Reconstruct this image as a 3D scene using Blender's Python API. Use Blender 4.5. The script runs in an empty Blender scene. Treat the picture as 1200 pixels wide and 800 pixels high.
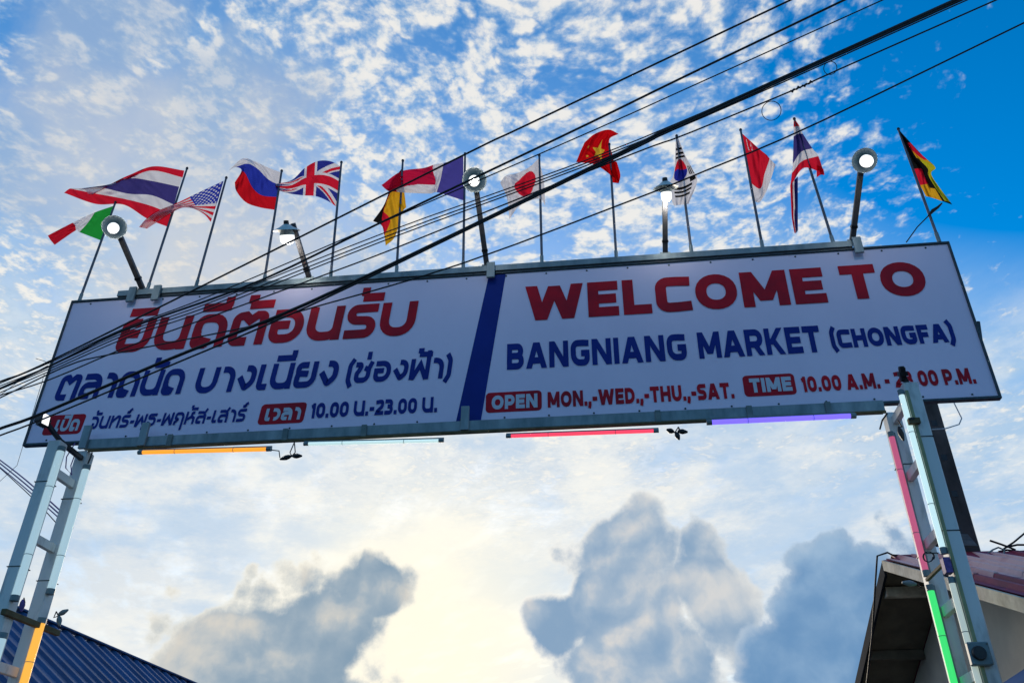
import bpy, bmesh, math, random
from math import sin, cos, pi, atan2, sqrt, radians
from mathutils import Vector, Matrix
random.seed(7)
scene = bpy.context.scene
col = scene.collection

# ------------------------------------------------------------------ camera
EYE = Vector((0, 0, 1.6))
F = 991.22                      # focal length in photo pixels (1200 wide)
RM = Matrix(((0.99276425, 0.0584228, 0.10490909),
             (0.11993652, -0.52509269, -0.84255142),
             (0.00586278, 0.84903736, -0.52830028)))
cam = bpy.data.cameras.new('camera')
cam.sensor_width = 36; cam.lens = F / 1200 * 36; cam.clip_end = 9000
cam_o = bpy.data.objects.new('camera', cam); col.objects.link(cam_o)
cam_o.matrix_world = Matrix.Translation(EYE) @ RM.to_4x4()
scene.camera = cam_o
scene.view_settings.view_transform = 'Standard'
scene.view_settings.look = 'None'
scene.view_settings.exposure = 0.15
scene.view_settings.gamma = 1.0
try: scene.view_settings.use_curve_mapping = False
except Exception: pass
scene.cycles.max_bounces = 6

SUN_AZ, SUN_EL = -0.225, 0.20   # azimuth from +Y towards +X, elevation

# ------------------------------------------------------------------ node expressions
class X:
    """a tiny expression wrapper: arithmetic on it makes Math nodes"""
    nt = None
    def __init__(s, v): s.v = v
    @staticmethod
    def m(op, *a, clamp=False):
        n = X.nt.nodes.new('ShaderNodeMath'); n.operation = op; n.use_clamp = clamp
        for i, q in enumerate(a):
            q = q.v if isinstance(q, X) else q
            if isinstance(q, (int, float)): n.inputs[i].default_value = q
            else: X.nt.links.new(q, n.inputs[i])
        return X(n.outputs[0])
    def __add__(s, o): return X.m('ADD', s, o)
    __radd__ = __add__
    def __sub__(s, o): return X.m('SUBTRACT', s, o)
    def __rsub__(s, o): return X.m('SUBTRACT', o, s)
    def __mul__(s, o): return X.m('MULTIPLY', s, o)
    __rmul__ = __mul__
    def __truediv__(s, o): return X.m('DIVIDE', s, o)
    def __rtruediv__(s, o): return X.m('DIVIDE', o, s)
def xmax(a, b): return X.m('MAXIMUM', a, b)
def xmin(a, b): return X.m('MINIMUM', a, b)
def clamp01(a): return X.m('ADD', a, 0.0, clamp=True)
def sstep(a, b, x):
    n = X.nt.nodes.new('ShaderNodeMapRange'); n.interpolation_type = 'SMOOTHSTEP'
    X.nt.links.new(x.v, n.inputs[0]); n.inputs[1].default_value = a; n.inputs[2].default_value = b
    return X(n.outputs[0])
def vec(x, y, z=0.0):
    if isinstance(z, float) and z: x, y = x + z * 3.7, y + z * 1.9
    n = X.nt.nodes.new('ShaderNodeCombineXYZ')
    for i, q in enumerate((x, y, z)):
        if isinstance(q, X): X.nt.links.new(q.v, n.inputs[i])
        else: n.inputs[i].default_value = q
    return X(n.outputs[0])
def noise(v, scale, detail=5, rough=.55, lac=2.0, dist=0.0, kind='Fac'):
    n = X.nt.nodes.new('ShaderNodeTexNoise'); n.noise_dimensions = '2D'
    X.nt.links.new(v.v, n.inputs['Vector']); n.inputs['Scale'].default_value = scale
    n.inputs['Detail'].default_value = detail; n.inputs['Roughness'].default_value = rough
    n.inputs['Lacunarity'].default_value = lac; n.inputs['Distortion'].default_value = dist
    return X(n.outputs[0 if kind == 'Fac' else 1])
def voro(v, scale, detail=2, rough=.5, dims='2D'):
    n = X.nt.nodes.new('ShaderNodeTexVoronoi'); n.voronoi_dimensions = dims; n.feature = 'F1'; n.normalize = False
    X.nt.links.new(v.v, n.inputs['Vector']); n.inputs['Scale'].default_value = scale
    n.inputs['Detail'].default_value = detail; n.inputs['Roughness'].default_value = rough
    return X(n.outputs['Distance'])
def vadd(v, c, k, off=(0, 0, 0)):
    n = X.nt.nodes.new('ShaderNodeVectorMath'); n.operation = 'MULTIPLY_ADD'
    X.nt.links.new(c.v, n.inputs[0]); n.inputs[1].default_value = k; X.nt.links.new(v.v, n.inputs[2])
    m = X.nt.nodes.new('ShaderNodeVectorMath'); m.operation = 'ADD'
    X.nt.links.new(n.outputs[0], m.inputs[0]); m.inputs[1].default_value = off
    return X(m.outputs[0])
def cmix(f, a, b, blend='MIX'):
    n = X.nt.nodes.new('ShaderNodeMix'); n.data_type = 'RGBA'; n.blend_type = blend; n.clamp_factor = True
    for key, q in ((0, f), (6, a), (7, b)):
        if isinstance(q, X): X.nt.links.new(q.v, n.inputs[key])
        elif key == 0: n.inputs[0].default_value = q
        else: n.inputs[key].default_value = (*q, 1)
    return X(n.outputs[2])
def vmul(c, f):
    n = X.nt.nodes.new('ShaderNodeVectorMath'); n.operation = 'SCALE'
    X.nt.links.new(c.v, n.inputs[0])
    if isinstance(f, X): X.nt.links.new(f.v, n.inputs['Scale'])
    else: n.inputs['Scale'].default_value = f
    return X(n.outputs[0])

# ------------------------------------------------------------------ world: daylight sky with clouds
world = bpy.data.worlds.new('World'); scene.world = world; world.use_nodes = True
nt = world.node_tree; nt.nodes.clear(); X.nt = nt
tc = nt.nodes.new('ShaderNodeTexCoord'); sp = nt.nodes.new('ShaderNodeSeparateXYZ')
nt.links.new(tc.outputs['Generated'], sp.inputs[0])
dx, dy, dz = X(sp.outputs[0]), X(sp.outputs[1]), X(sp.outputs[2])
az = X.m('ARCTAN2', dx, dy); el = X.m('ARCSINE', dz)
up = xmax(dz, 0.05)
px_, py_ = dx / up, dy / up                       # position on a cloud sheet overhead
cosang = dx * (sin(SUN_AZ) * cos(SUN_EL)) + dy * (cos(SUN_AZ) * cos(SUN_EL)) + dz * sin(SUN_EL)
ang = X.m('ARCCOSINE', xmin(xmax(cosang, -1.0), 1.0))     # angle from the sun, radians

sky = nt.nodes.new('ShaderNodeTexSky'); sky.sky_type = 'NISHITA'; sky.sun_disc = False
sky.sun_elevation = SUN_EL; sky.sun_rotation = SUN_AZ
sky.air_density = 1.0; sky.dust_density = .6; sky.ozone_density = 2.5
base = X(sky.outputs[0])
# the photograph's film-like, saturated blue
hs = nt.nodes.new('ShaderNodeHueSaturation'); hs.inputs['Saturation'].default_value = 1.75
hs.inputs['Hue'].default_value = .505; hs.inputs['Value'].default_value = 1.5
nt.links.new(base.v, hs.inputs['Color']); base = X(hs.outputs[0])

def blob(a0, e0, ra, re, rot=0.0, A=az, B=el):
    """1 in the middle of an ellipse, 0 at its rim, negative outside"""
    u, v = A - a0, B - e0
    c, s = cos(rot), sin(rot)
    uu = (u * c + v * s) * (1 / ra); vv = (v * c - u * s) * (1 / re)
    return 1.0 - X.m('SQRT', uu * uu + vv * vv)
def soft(b, k=1.0): return sstep(0.0, k, b)
STR = 0.15                                         # Background strength: cloud radiances are divided by it
def lin(c):                                        # display colour 0-255 -> radiance before the strength
    return tuple(((q / 255 / 12.92) if q < 10 else ((q / 255 + .055) / 1.055) ** 2.4) / STR for q in c)

P = vec(px_, py_, 0.0)
w1 = noise(P, 1.3, 3, .5, kind='Color')
wr = nt.nodes.new('ShaderNodeVectorMath'); wr.operation = 'MULTIPLY_ADD'
nt.links.new(w1.v, wr.inputs[0]); wr.inputs[1].default_value = (.16, .16, 0); nt.links.new(P.v, wr.inputs[2])
PW = X(wr.outputs[0])
big = noise(P, 1.1, 3, .5)
puff = noise(PW, 9.0, 5, .58)
fine = noise(PW, 30.0, 5, .62)
streak = noise(vec(px_ * 1.0 + py_ * .5, py_ * .35 - px_ * .18, 3.0), 5.0, 5, .6)

near_sun = sstep(1.35, .1, ang)
# 1. thin milky veil, thickening towards the horizon and the sun
front = sstep(1.75, .85, ang)
veil = clamp01(sstep(.76, .34, el) * .95 + near_sun * .30 + soft(blob(-.55, .72, .5, .35)) * .30
               - soft(blob(.72, .80, .55, .50), 1.0) * 1.2)
veil = clamp01(veil * (.55 + streak * .9)) * (front * .55 + .45)
veil_col = cmix(sstep(.80, .25, ang), lin((160, 192, 222)), lin((216, 222, 226)))
veil_col = cmix(front, lin((116, 130, 158)), veil_col)
c = cmix(veil, base, veil_col)
# 2. altocumulus puffs
cover = (soft(blob(-.10, .86, .62, .40), .7) * .20 + soft(blob(.20, .66, .30, .22), .7) * .16
         + soft(blob(-.62, .62, .34, .25), .6) * .12
         - soft(blob(.73, .72, .46, .50), .8) * 1.25 - soft(blob(-.84, .74, .12, .10), .7) * .22
         - soft(blob(-.45, .97, .22, .10), .7) * .10 + (big - .5) * .55 + .33)
pv = voro(vadd(PW, noise(PW, 16.0, 3, .6, kind='Color'), (.13, .13, 0)), 15.0, 1, .5)
dens = (puff - .5) * .9 + (.40 - pv) * .95 + (fine - .5) * 1.3 + cover * .85
alt = sstep(-.34, .62, dens) * sstep(.20, .48, el)
alt_col = cmix(sstep(-.25, .85, dens + (fine - .5) * 1.2), lin((150, 182, 212)), lin((234, 231, 224)))
alt_col = cmix(sstep(.95, 1.6, ang), alt_col, lin((96, 128, 172)))
c = cmix(alt * .92, c, alt_col)
# wispy sheets under the board
wn = noise(vec(az * 1.2 + el * .5, el * 2.6 - az * .35, 1.0), 5.5, 8, .62)
wisp = sstep(.42, .66, wn) * sstep(.56, .42, el) * sstep(1.2, .6, ang)
c = cmix(wisp * .65, c, cmix(sstep(.5, .1, ang), lin((234, 234, 230)), lin((246, 243, 232))))
blue_gap = sstep(.46, .64, noise(vec(az + el * .3, el * 2.4 - az * .3, 7.0), 4.6, 7, .6)) * sstep(.1, .24, el) * sstep(.60, .40, el)
c = cmix(blue_gap * .62, c, lin((164, 194, 224)))
# 3. the smooth grey-cream bank at upper left
edge = noise(vec(az, el, 2.0), 7.0, 6, .6)
bank = xmax(blob(-.66, .70, .30, .13, .35), blob(-.50, .60, .26, .16, .1))
bank = xmax(bank, blob(-.76, .80, .14, .10, .9))
bank_m = sstep(-.05, .55, bank + (edge - .5) * 1.3)
c = cmix(bank_m * .62, c, cmix(sstep(.35, .7, noise(vec(az, el, 5.0), 4.0, 4, .5)), lin((150, 172, 200)), lin((204, 203, 202))))
# 4. glow round the hidden sun
glow = sstep(.36, .0, ang)
c = cmix(glow * .5, c, lin((252, 249, 240)))
c = cmix(sstep(.24, .02, ang) * .75, c, lin((255, 247, 220)))

# 5. cumulus towers
def cumulus(c, blobs, seed, dark, mid, rim, warm, amp=1.0):
    C0 = vec(az, el, seed)
    Cw = vadd(C0, noise(C0, 10.0, 4, .55, kind='Color'), (.035, .035, 0), (-.0175, -.0175, 0))
    sx, se = .010 * (1 if seed < 20 else .6), .014
    bump = lambda q: (.45 - voro(q, 16.0, 1, .5))
    h1 = bump(Cw); h2 = bump(vadd(Cw, C0, (0, 0, 0), (-sx, .016, 0)))
    n1 = noise(C0, 6.5, 9, .64); n3 = noise(Cw, 4.5, 7, .54)
    n4 = noise(vadd(Cw, C0, (0, 0, 0), (-sx * 1.5, .018, 0)), 4.5, 7, .54)
    lowf = noise(C0, 2.6, 3, .5)
    body = None
    for b in blobs:
        q = blob(*b)
        body = q if body is None else xmax(body, q)
    f = body * 1.25 + .06 + (n1 - .5) * 1.7 * amp + h1 * .75 * amp
    m = sstep(-.03, .15, f)
    relief = (h2 - h1) * -.45 + (n4 - n3) * -2.8 + (n3 - .5) * .7 + (lowf - .5) * 1.6 + .36
    lowwarm = sstep(.50, .10, ang)
    cc = cmix(sstep(-.15, 1.05, relief), dark, mid)
    cc = cmix(sstep(.30, 1.15, relief) * (lowwarm * .85 + .05), cc, warm)
    cc = cmix(sstep(.36, .02, f) * (lowwarm * .65 + .25), cc, rim)
    return cmix(m * .97, c, cc)
c = cumulus(c, [(.0, .28, .07, .09), (.03, .325, .055, .055), (.01, .20, .085, .11), (-.065, .235, .05, .04), (.05, .15, .09, .11), (.12, .25, .05, .10, .3)],
            11.0, lin((124, 154, 184)), lin((188, 198, 206)), lin((246, 242, 232)), lin((250, 228, 202)), .8)
c = cumulus(c, [(-.35, .222, .13, .072, .15), (-.44, .18, .10, .085), (-.285, .262, .07, .045, .2), (-.38, .15, .13, .08)],
            23.0, lin((122, 148, 170)), lin((178, 188, 194)), lin((246, 240, 224)), lin((232, 216, 192)), .8)
c = cumulus(c, [(.25, .235, .08, .08), (.33, .20, .11, .11), (.22, .18, .10, .10), (.45, .20, .12, .08), (.60, .17, .2, .08)],
            37.0, lin((96, 138, 180)), lin((146, 176, 204)), lin((208, 214, 218)), lin((200, 200, 200)), .72)
# low distant bank along the horizon
c = cmix(sstep(.10, .02, el) * .9, c, cmix(front, lin((70, 92, 122)), lin((188, 196, 202))))
bg = nt.nodes.new('ShaderNodeBackground'); bg.inputs['Strength'].default_value = STR
nt.links.new(c.v, bg.inputs['Color'])
wo = nt.nodes.new('ShaderNodeOutputWorld'); nt.links.new(bg.outputs[0], wo.inputs[0])
world.cycles.sampling_method = 'MANUAL'; world.cycles.sample_map_resolution = 512

# one sun, veiled by the low clouds behind the sign
sun = bpy.data.lights.new('sun', 'SUN'); sun.energy = 1.5; sun.angle = radians(12); sun.color = (1.0, .86, .68)
sun_o = bpy.data.objects.new('sun', sun); col.objects.link(sun_o)
SUN_DIR = Vector((sin(SUN_AZ) * cos(SUN_EL), cos(SUN_AZ) * cos(SUN_EL), sin(SUN_EL)))
sun_o.rotation_euler = SUN_DIR.to_track_quat('Z', 'Y').to_euler()
sun_o.location = SUN_DIR * 50

# ------------------------------------------------------------------ helpers
def ray(px, py):
    return RM @ Vector((px - 600, -(py - 400), -F))
def at(px, py, Y):                     # a photo pixel carried out to the vertical plane y = Y
    v = ray(px, py); v = v * (Y / v.y); return v + EYE
def atz(px, py, z):
    v = ray(px, py); v = v * ((z - EYE.z) / v.z); return v + EYE
def depth(p):                          # metres along the view axis -> metres per pixel is depth / F
    return -((RM.transposed() @ (Vector(p) - EYE)).z)

def principled(name):
    m = bpy.data.materials.new(name); m.use_nodes = True
    return m, m.node_tree, m.node_tree.nodes['Principled BSDF']
def ramp_mix(nt, fac, a, b):
    n = nt.nodes.new('ShaderNodeMix'); n.data_type = 'RGBA'
    nt.links.new(fac, n.inputs[0]); n.inputs[6].default_value = (*a, 1); n.inputs[7].default_value = (*b, 1)
    return n.outputs[2]
def mat(name, colr, rough=.6, metal=0.0, other=None, scale=8.0, bump=.0, stretch=(1, 1, 1), lo=.35, hi=.65, detail=6, spec=.4):
    """base colour mottled towards `other` by object-space noise, with an optional bump"""
    m, nt, b = principled(name)
    b.inputs['Roughness'].default_value = rough; b.inputs['Metallic'].default_value = metal
    b.inputs['Specular IOR Level'].default_value = spec
    t = nt.nodes.new('ShaderNodeTexCoord'); mp = nt.nodes.new('ShaderNodeMapping')
    g = nt.nodes.new('ShaderNodeNewGeometry'); nt.links.new(g.outputs['Position'], mp.inputs[0])
    mp.inputs['Scale'].default_value = stretch
    n = nt.nodes.new('ShaderNodeTexNoise'); n.inputs['Scale'].default_value = scale; n.inputs['Detail'].default_value = detail
    n.inputs['Roughness'].default_value = .6
    nt.links.new(mp.outputs[0], n.inputs['Vector'])
    r = nt.nodes.new('ShaderNodeMapRange'); nt.links.new(n.outputs[0], r.inputs[0])
    r.inputs[1].default_value = lo; r.inputs[2].default_value = hi
    o = other or tuple(c * .75 for c in colr)
    nt.links.new(ramp_mix(nt, r.outputs[0], colr, o), b.inputs['Base Color'])
    if bump:
        bp = nt.nodes.new('ShaderNodeBump'); bp.inputs['Strength'].default_value = bump; bp.inputs['Distance'].default_value = .01
        nt.links.new(n.outputs[0], bp.inputs['Height']); nt.links.new(bp.outputs[0], b.inputs['Normal'])
    return m
def glow_mat(name, colr, strength, basec=None):
    m, nt, b = principled(name)
    b.inputs['Base Color'].default_value = (*(basec or colr), 1); b.inputs['Roughness'].default_value = .55
    b.inputs['Emission Color'].default_value = (*colr, 1); b.inputs['Emission Strength'].default_value = strength
    return m

M = {}
M['galv'] = mat('galvanised_steel', (.30, .36, .37), .50, .35, (.15, .20, .21), 5, .15, (1, 1, .35))
M['galv_dark'] = mat('weathered_steel', (.13, .18, .18), .6, .2, (.26, .29, .26), 7, .2, (.3, 1, 1), .45, .75)
M['post'] = mat('painted_post_steel', (.70, .69, .66), .55, .1, (.30, .29, .26), 7, .2, (1, 1, .35), .52, .80)
M['frame'] = mat('dark_frame_steel', (.05, .08, .09), .5, .2, (.03, .04, .05), 20)
M['pole'] = mat('flag_pole_steel', (.17, .17, .20), .5, .3, (.10, .10, .11), 14)
M['arm'] = mat('lamp_arm_steel', (.06, .065, .075), .55, .2, (.11, .10, .10), 12)
M['shade'] = mat('enamel_shade', (.60, .68, .66), .4, 0, (.52, .60, .58), 9)
M['black'] = mat('black_plastic', (.012, .012, .014), .45, 0, (.025, .025, .028), 15)
M['cable'] = mat('black_cable_sheath', (.010, .010, .012), .6, 0, (.022, .02, .02), 30)
M['cable_red'] = mat('reddish_cable_sheath', (.06, .018, .02), .6, 0, (.04, .012, .014), 30)
M['cable_violet'] = mat('violet_cable_sheath', (.18, .10, .34), .6, 0, (.09, .05, .18), 30)
M['wire_white'] = mat('white_wire_sheath', (.45, .45, .45), .5, 0, (.35, .35, .36), 30)
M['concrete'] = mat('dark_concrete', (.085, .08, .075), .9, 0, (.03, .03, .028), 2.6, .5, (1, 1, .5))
M['cream'] = mat('cream_painted_board', (.78, .70, .55), .8, 0, (.50, .43, .32), 6, .2, (1, 1, 1))
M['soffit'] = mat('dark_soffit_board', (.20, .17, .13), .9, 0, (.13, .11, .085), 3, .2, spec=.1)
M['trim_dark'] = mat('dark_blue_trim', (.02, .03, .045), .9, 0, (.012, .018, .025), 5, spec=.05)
M['wall'] = mat('grey_render', (.70, .60, .46), .9, 0, (.58, .49, .38), 1.8, .25)
M['tile_red'] = mat('faded_red_roof_sheet', (.80, .52, .48), .75, 0, (.52, .18, .18), 3.0, .2, (1, .3, 1), .45, .75)
M['tile_ridge'] = mat('deep_red_ridge_sheet', (.34, .03, .07), .6, 0, (.22, .02, .05), 5, .1)
M['blue_roof'] = mat('blue_roof_sheet', (.010, .095, .25), .62, .0, (.014, .05, .13), 2.6, .15, (.4, 1, .4), .42, .7)
M['asphalt'] = mat('asphalt', (.05, .05, .05), .9, 0, (.065, .063, .06), 3, .4)
M['box'] = mat('grey_plastic_box', (.20, .27, .28), .5, 0, (.15, .2, .21), 10)
M['wood'] = mat('brown_wood_batten', (.16, .12, .055), .8, 0, (.10, .075, .03), 9, .2)
M['gold_clip'] = mat('dull_yellow_strip', (.36, .36, .18), .6, 0, (.27, .28, .14), 10)
M['bulb'] = glow_mat('lit_white_bulb', (1.0, .99, .95), 1.15, (.8, .8, .8))
M['flood'] = glow_mat('lit_flood_lens', (1, 1, 1), 1.1, (.8, .8, .8))

# ---- mesh building
def bm_box(bm, x0, x1, y0, y1, z0, z1, mtx=None, bev=0.0):
    r = bmesh.ops.create_cube(bm, size=1)
    vs = r['verts']
    bmesh.ops.scale(bm, vec=(abs(x1 - x0), abs(y1 - y0), abs(z1 - z0)), verts=vs)
    bmesh.ops.translate(bm, vec=((x0 + x1) / 2, (y0 + y1) / 2, (z0 + z1) / 2), verts=vs)
    if bev:
        es = list({e for v in vs for e in v.link_edges})
        r2 = bmesh.ops.bevel(bm, geom=es, offset=bev, segments=1, affect='EDGES', profile=.5)
        vs = list({v for f in r2['faces'] for v in f.verts} | {v for v in vs if v.is_valid})
        vs = [v for v in vs if v.is_valid]
    if mtx is not None:
        bmesh.ops.transform(bm, matrix=mtx, verts=vs)
    return vs
def frame_at(p, q):
    """matrix with local +Z from p to q"""
    d = (Vector(q) - Vector(p)); L = d.length
    return Matrix.Translation(Vector(p)) @ d.to_track_quat('Z', 'Y').to_matrix().to_4x4(), L
def bm_bar(bm, p, q, w, h=None, bev=.0):
    """rectangular bar from p to q; w across (world-horizontal side), h the other side"""
    h = h or w
    p, q = Vector(p), Vector(q); d = (q - p).normalized()
    side = d.cross(Vector((0, 1, 0)));
    if side.length < .1: side = d.cross(Vector((0, 0, 1)))
    side.normalize(); o = side.cross(d).normalized()
    mt = Matrix((side, o, d)).transposed().to_4x4(); mt.translation = p
    bm_box(bm, -w / 2, w / 2, -h / 2, h / 2, 0, (q - p).length, mt, bev)
def tube_pts(pts, rad, seg=8, caps=True, bm=None):
    """round tube through points; rad a number or a list"""
    bm = bm or bmesh.new()
    pts = [Vector(p) for p in pts]; n = len(pts)
    rs = rad if isinstance(rad, (list, tuple)) else [rad] * n
    rings = []; prev = None
    for i, p in enumerate(pts):
        t = (pts[min(i + 1, n - 1)] - pts[max(i - 1, 0)]).normalized()
        if prev is None:
            a = Vector((0, 0, 1)) if abs(t.z) < .9 else Vector((1, 0, 0))
            u = t.cross(a).normalized()
        else:
            u = (prev - t * prev.dot(t)).normalized()
        prev = u; w = t.cross(u)
        rings.append([bm.verts.new(p + (u * cos(2 * pi * k / seg) + w * sin(2 * pi * k / seg)) * rs[i]) for k in range(seg)])
    for a, b in zip(rings, rings[1:]):
        for k in range(seg): bm.faces.new((a[k], a[(k + 1) % seg], b[(k + 1) % seg], b[k]))
    if caps: bm.faces.new(rings[0][::-1]); bm.faces.new(rings[-1])
    return bm
def lathe(profile, mtx, seg=24, bm=None):
    """profile [(r, z)] revolved about local Z"""
    bm = bm or bmesh.new(); rings = []
    for r, z in profile:
        if r < 1e-5: rings.append([bm.verts.new(mtx @ Vector((0, 0, z)))])
        else: rings.append([bm.verts.new(mtx @ Vector((r * cos(2 * pi * k / seg), r * sin(2 * pi * k / seg), z))) for k in range(seg)])
    for a, b in zip(rings, rings[1:]):
        for k in range(seg):
            k2 = (k + 1) % seg
            if len(a) == 1 and len(b) == 1: continue
            if len(a) == 1: bm.faces.new((a[0], b[k2], b[k]))
            elif len(b) == 1: bm.faces.new((a[k], a[k2], b[0]))
            else: bm.faces.new((a[k], a[k2], b[k2], b[k]))
    return bm
def obj(name, bm, m, parent=None, smooth=False):
    me = bpy.data.meshes.new(name)
    bmesh.ops.recalc_face_normals(bm, faces=bm.faces)
    bm.to_mesh(me); bm.free(); me.materials.append(m)
    if smooth:
        me.shade_smooth()
        try: me.set_sharp_from_angle(angle=radians(40))
        except Exception: pass
    o = bpy.data.objects.new(name, me); col.objects.link(o)
    if parent is not None:
        o.parent = parent; o.matrix_parent_inverse = Matrix.Translation(-parent.location)
    return o
def thing(name, label, cat, loc, group=None):
    o = bpy.data.objects.new(name, None); o.location = loc; o.empty_display_size = .1; col.objects.link(o)
    return tag(o, label, cat, group)
def tag(o, label=None, cat=None, group=None, kind=None):
    if label: o['label'] = label
    if cat: o['category'] = cat
    if group: o['group'] = group
    if kind: o['kind'] = kind
    return o
def B(f):
    bm = bmesh.new(); f(bm); return bm
def box_obj(name, m, parent, *a, bev=.004): return obj(name, B(lambda b: bm_box(b, *a, bev=bev)), m, parent)
def bar_obj(name, m, parent, p, q, w, h=None, bev=.004): return obj(name, B(lambda b: bm_bar(b, p, q, w, h, bev)), m, parent)

# ------------------------------------------------------------------ ground
g = bmesh.new(); bmesh.ops.create_grid(g, x_segments=8, y_segments=8, size=3000)
tag(obj('ground', g, M['asphalt']), kind='structure')

# ------------------------------------------------------------------ lettering: every glyph is a set of strokes on a 0..1 high body
def rounded(pts):
    """[(x, y) or (x, y, r)] -> polyline with round corners"""
    out = []
    n = len(pts)
    for i, p in enumerate(pts):
        P = Vector(p[:2]); r = p[2] if len(p) > 2 else 0
        if i in (0, n - 1) or r <= 0: out.append(P); continue
        A = Vector(pts[i - 1][:2]); C = Vector(pts[i + 1][:2])
        u, v = (A - P), (C - P); lu, lv = u.length, v.length; u.normalize(); v.normalize()
        th = u.angle(v)
        t = min(r / math.tan(th / 2) if th < 3.1 else 0, lu * (.98 if i == 1 else .49), lv * (.98 if i == n - 2 else .49))
        if t < .01: out.append(P); continue
        s, e = P + u * t, P + v * t
        for k in range(7):
            q = k / 6
            # a quadratic corner pulled out a little so it reads as an arc
            w = .76
            a0, a1, a2 = (1 - q) ** 2, 2 * q * (1 - q) * w, q * q
            out.append((s * a0 + P * a1 + e * a2) / (a0 + a1 + a2))
    return out
def stroke_quads(pts, h):
    P = rounded(pts); n = len(P); L, R_ = [], []
    for i in range(n):
        d0 = (P[i] - P[i - 1]).normalized() if i else None
        d1 = (P[i + 1] - P[i]).normalized() if i < n - 1 else None
        if d0 is None: d0 = d1
        if d1 is None: d1 = d0
        n0, n1 = Vector((-d0.y, d0.x)), Vector((-d1.y, d1.x))
        m = (n0 + n1); m = m.normalized() if m.length > .2 else n1
        k = h / max(.45, m.dot(n1))
        L.append(P[i] + m * k); R_.append(P[i] - m * k)
    return L, R_
def K(a, W):   # the Thai loopless glyphs; a half weight, W glyph width
    T = 1 - a; x = W - a
    return {
    'ย': [[(.56 * W, T), (a, T, .26), (a, .56, .12), (.60 * W, .535)], [(a + .02, .53), (a, .40, .1), (a, a, .3), (x, a, .3), (x, 1)]],
    'น': [[(a, 1), (a, a, .32), (x, a, .28), (x, .4)], [(x, 1), (x, 0)]],
    'ด': [[(x, 0), (x, T, .42), (a, T, .42), (a, .40, .1), (a + .12, .22, .08), (.58 * W, a)], [(a + .02, .5), (a, a * .8, .12), (.50 * W, a * .8)]],
    'ต': [[(x, 0), (x, T, .16), (.68 * W, T + .01), (.5 * W, .73), (.34 * W, T + .01), (a, T - .02, .2), (a, a * .9, .14), (.52 * W, a * .9)]],
    'อ': [[(a * .5, T), (x, T, .42), (x, a, .42), (a, a, .26), (a, .53, .0), (.58 * W, .53)]],
    'ร': [[(W, T), (a, T, .30), (a, .54, .20), (x, .50, .26), (x, a, .30), (0, a)]],
    'บ': [[(a, 1), (a, a, .34), (x, a, .34), (x, 1)]],
    'ป': [[(a, 1), (a, a, .34), (x, a, .34), (x, 1.42)]],
    'ล': [[(x, 0), (x, T, .38), (a * .6, T)], [(x, .55), (a, .55, .26), (a, a, .12), (.56 * W, a)]],
    'ส': [[(x, 0), (x, T, .38), (a * .6, T)], [(x, .55), (a, .55, .26), (a, a, .12), (.56 * W, a)], [(x - .12, .84), (x + .10, 1.16)]],
    'า': [[(a * .5, T), (x, T, .36), (x, 0)]],
    'ง': [[(.42 * W, T), (x, T, .30), (x, .34, .30), (.52 * W, a, .06), (a * .9, .56)]],
    'เ': [[(a, 1), (a, a, .10), (W, a)]],
    'ช': [[(0, T), (.36 * W, T, .12), (.24 * W, .60, .10), (a, .46, .1), (a, a, .28), (x - .08, a, .30), (x - .08, .66, .06), (x + .06, 1.0)], [(x - .06, .62), (.54 * W, .70)]],
    'ฟ': [[(a, 1), (a, 0)], [(a + .04, .03), (.5 * W, .72), (x - .04, .03)], [(x, 0), (x, 1.38)]],
    'พ': [[(a, 1), (a, 0)], [(a + .04, .03), (.5 * W, .72), (x - .04, .03)], [(x, 0), (x, 1)]],
    'จ': [[(a * .6, T), (x, T, .38), (x, a, .30), (.40 * W, a, .06), (.40 * W, .48)]],
    'ท': [[(a, 1), (a, 0)], [(a, .46), (.62 * W, T, .10), (x, T, .14), (x, 0)]],
    'ธ': [[(W, T), (a, T, .26), (a, .62, .10), (x, .62, .24), (x, a, .28), (a, a, .26), (a, .38)]],
    'ฤ': [[(x, -.42), (x, T, .36), (a, T, .36), (a, .52, .06), (.44 * W, .42, .06), (a, .22, .04), (a, 0)]],
    'ห': [[(a, 1), (a, 0)], [(a, .36), (.6 * W, .58, .05), (x, .50, .10), (x, 0)], [(.62 * W, .60), (.60 * W, T, .08), (x, T)]],
    'ว': [[(a * .6, T), (x, T, .40), (x, a, .36), (.30 * W, a)]],
    }
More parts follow.
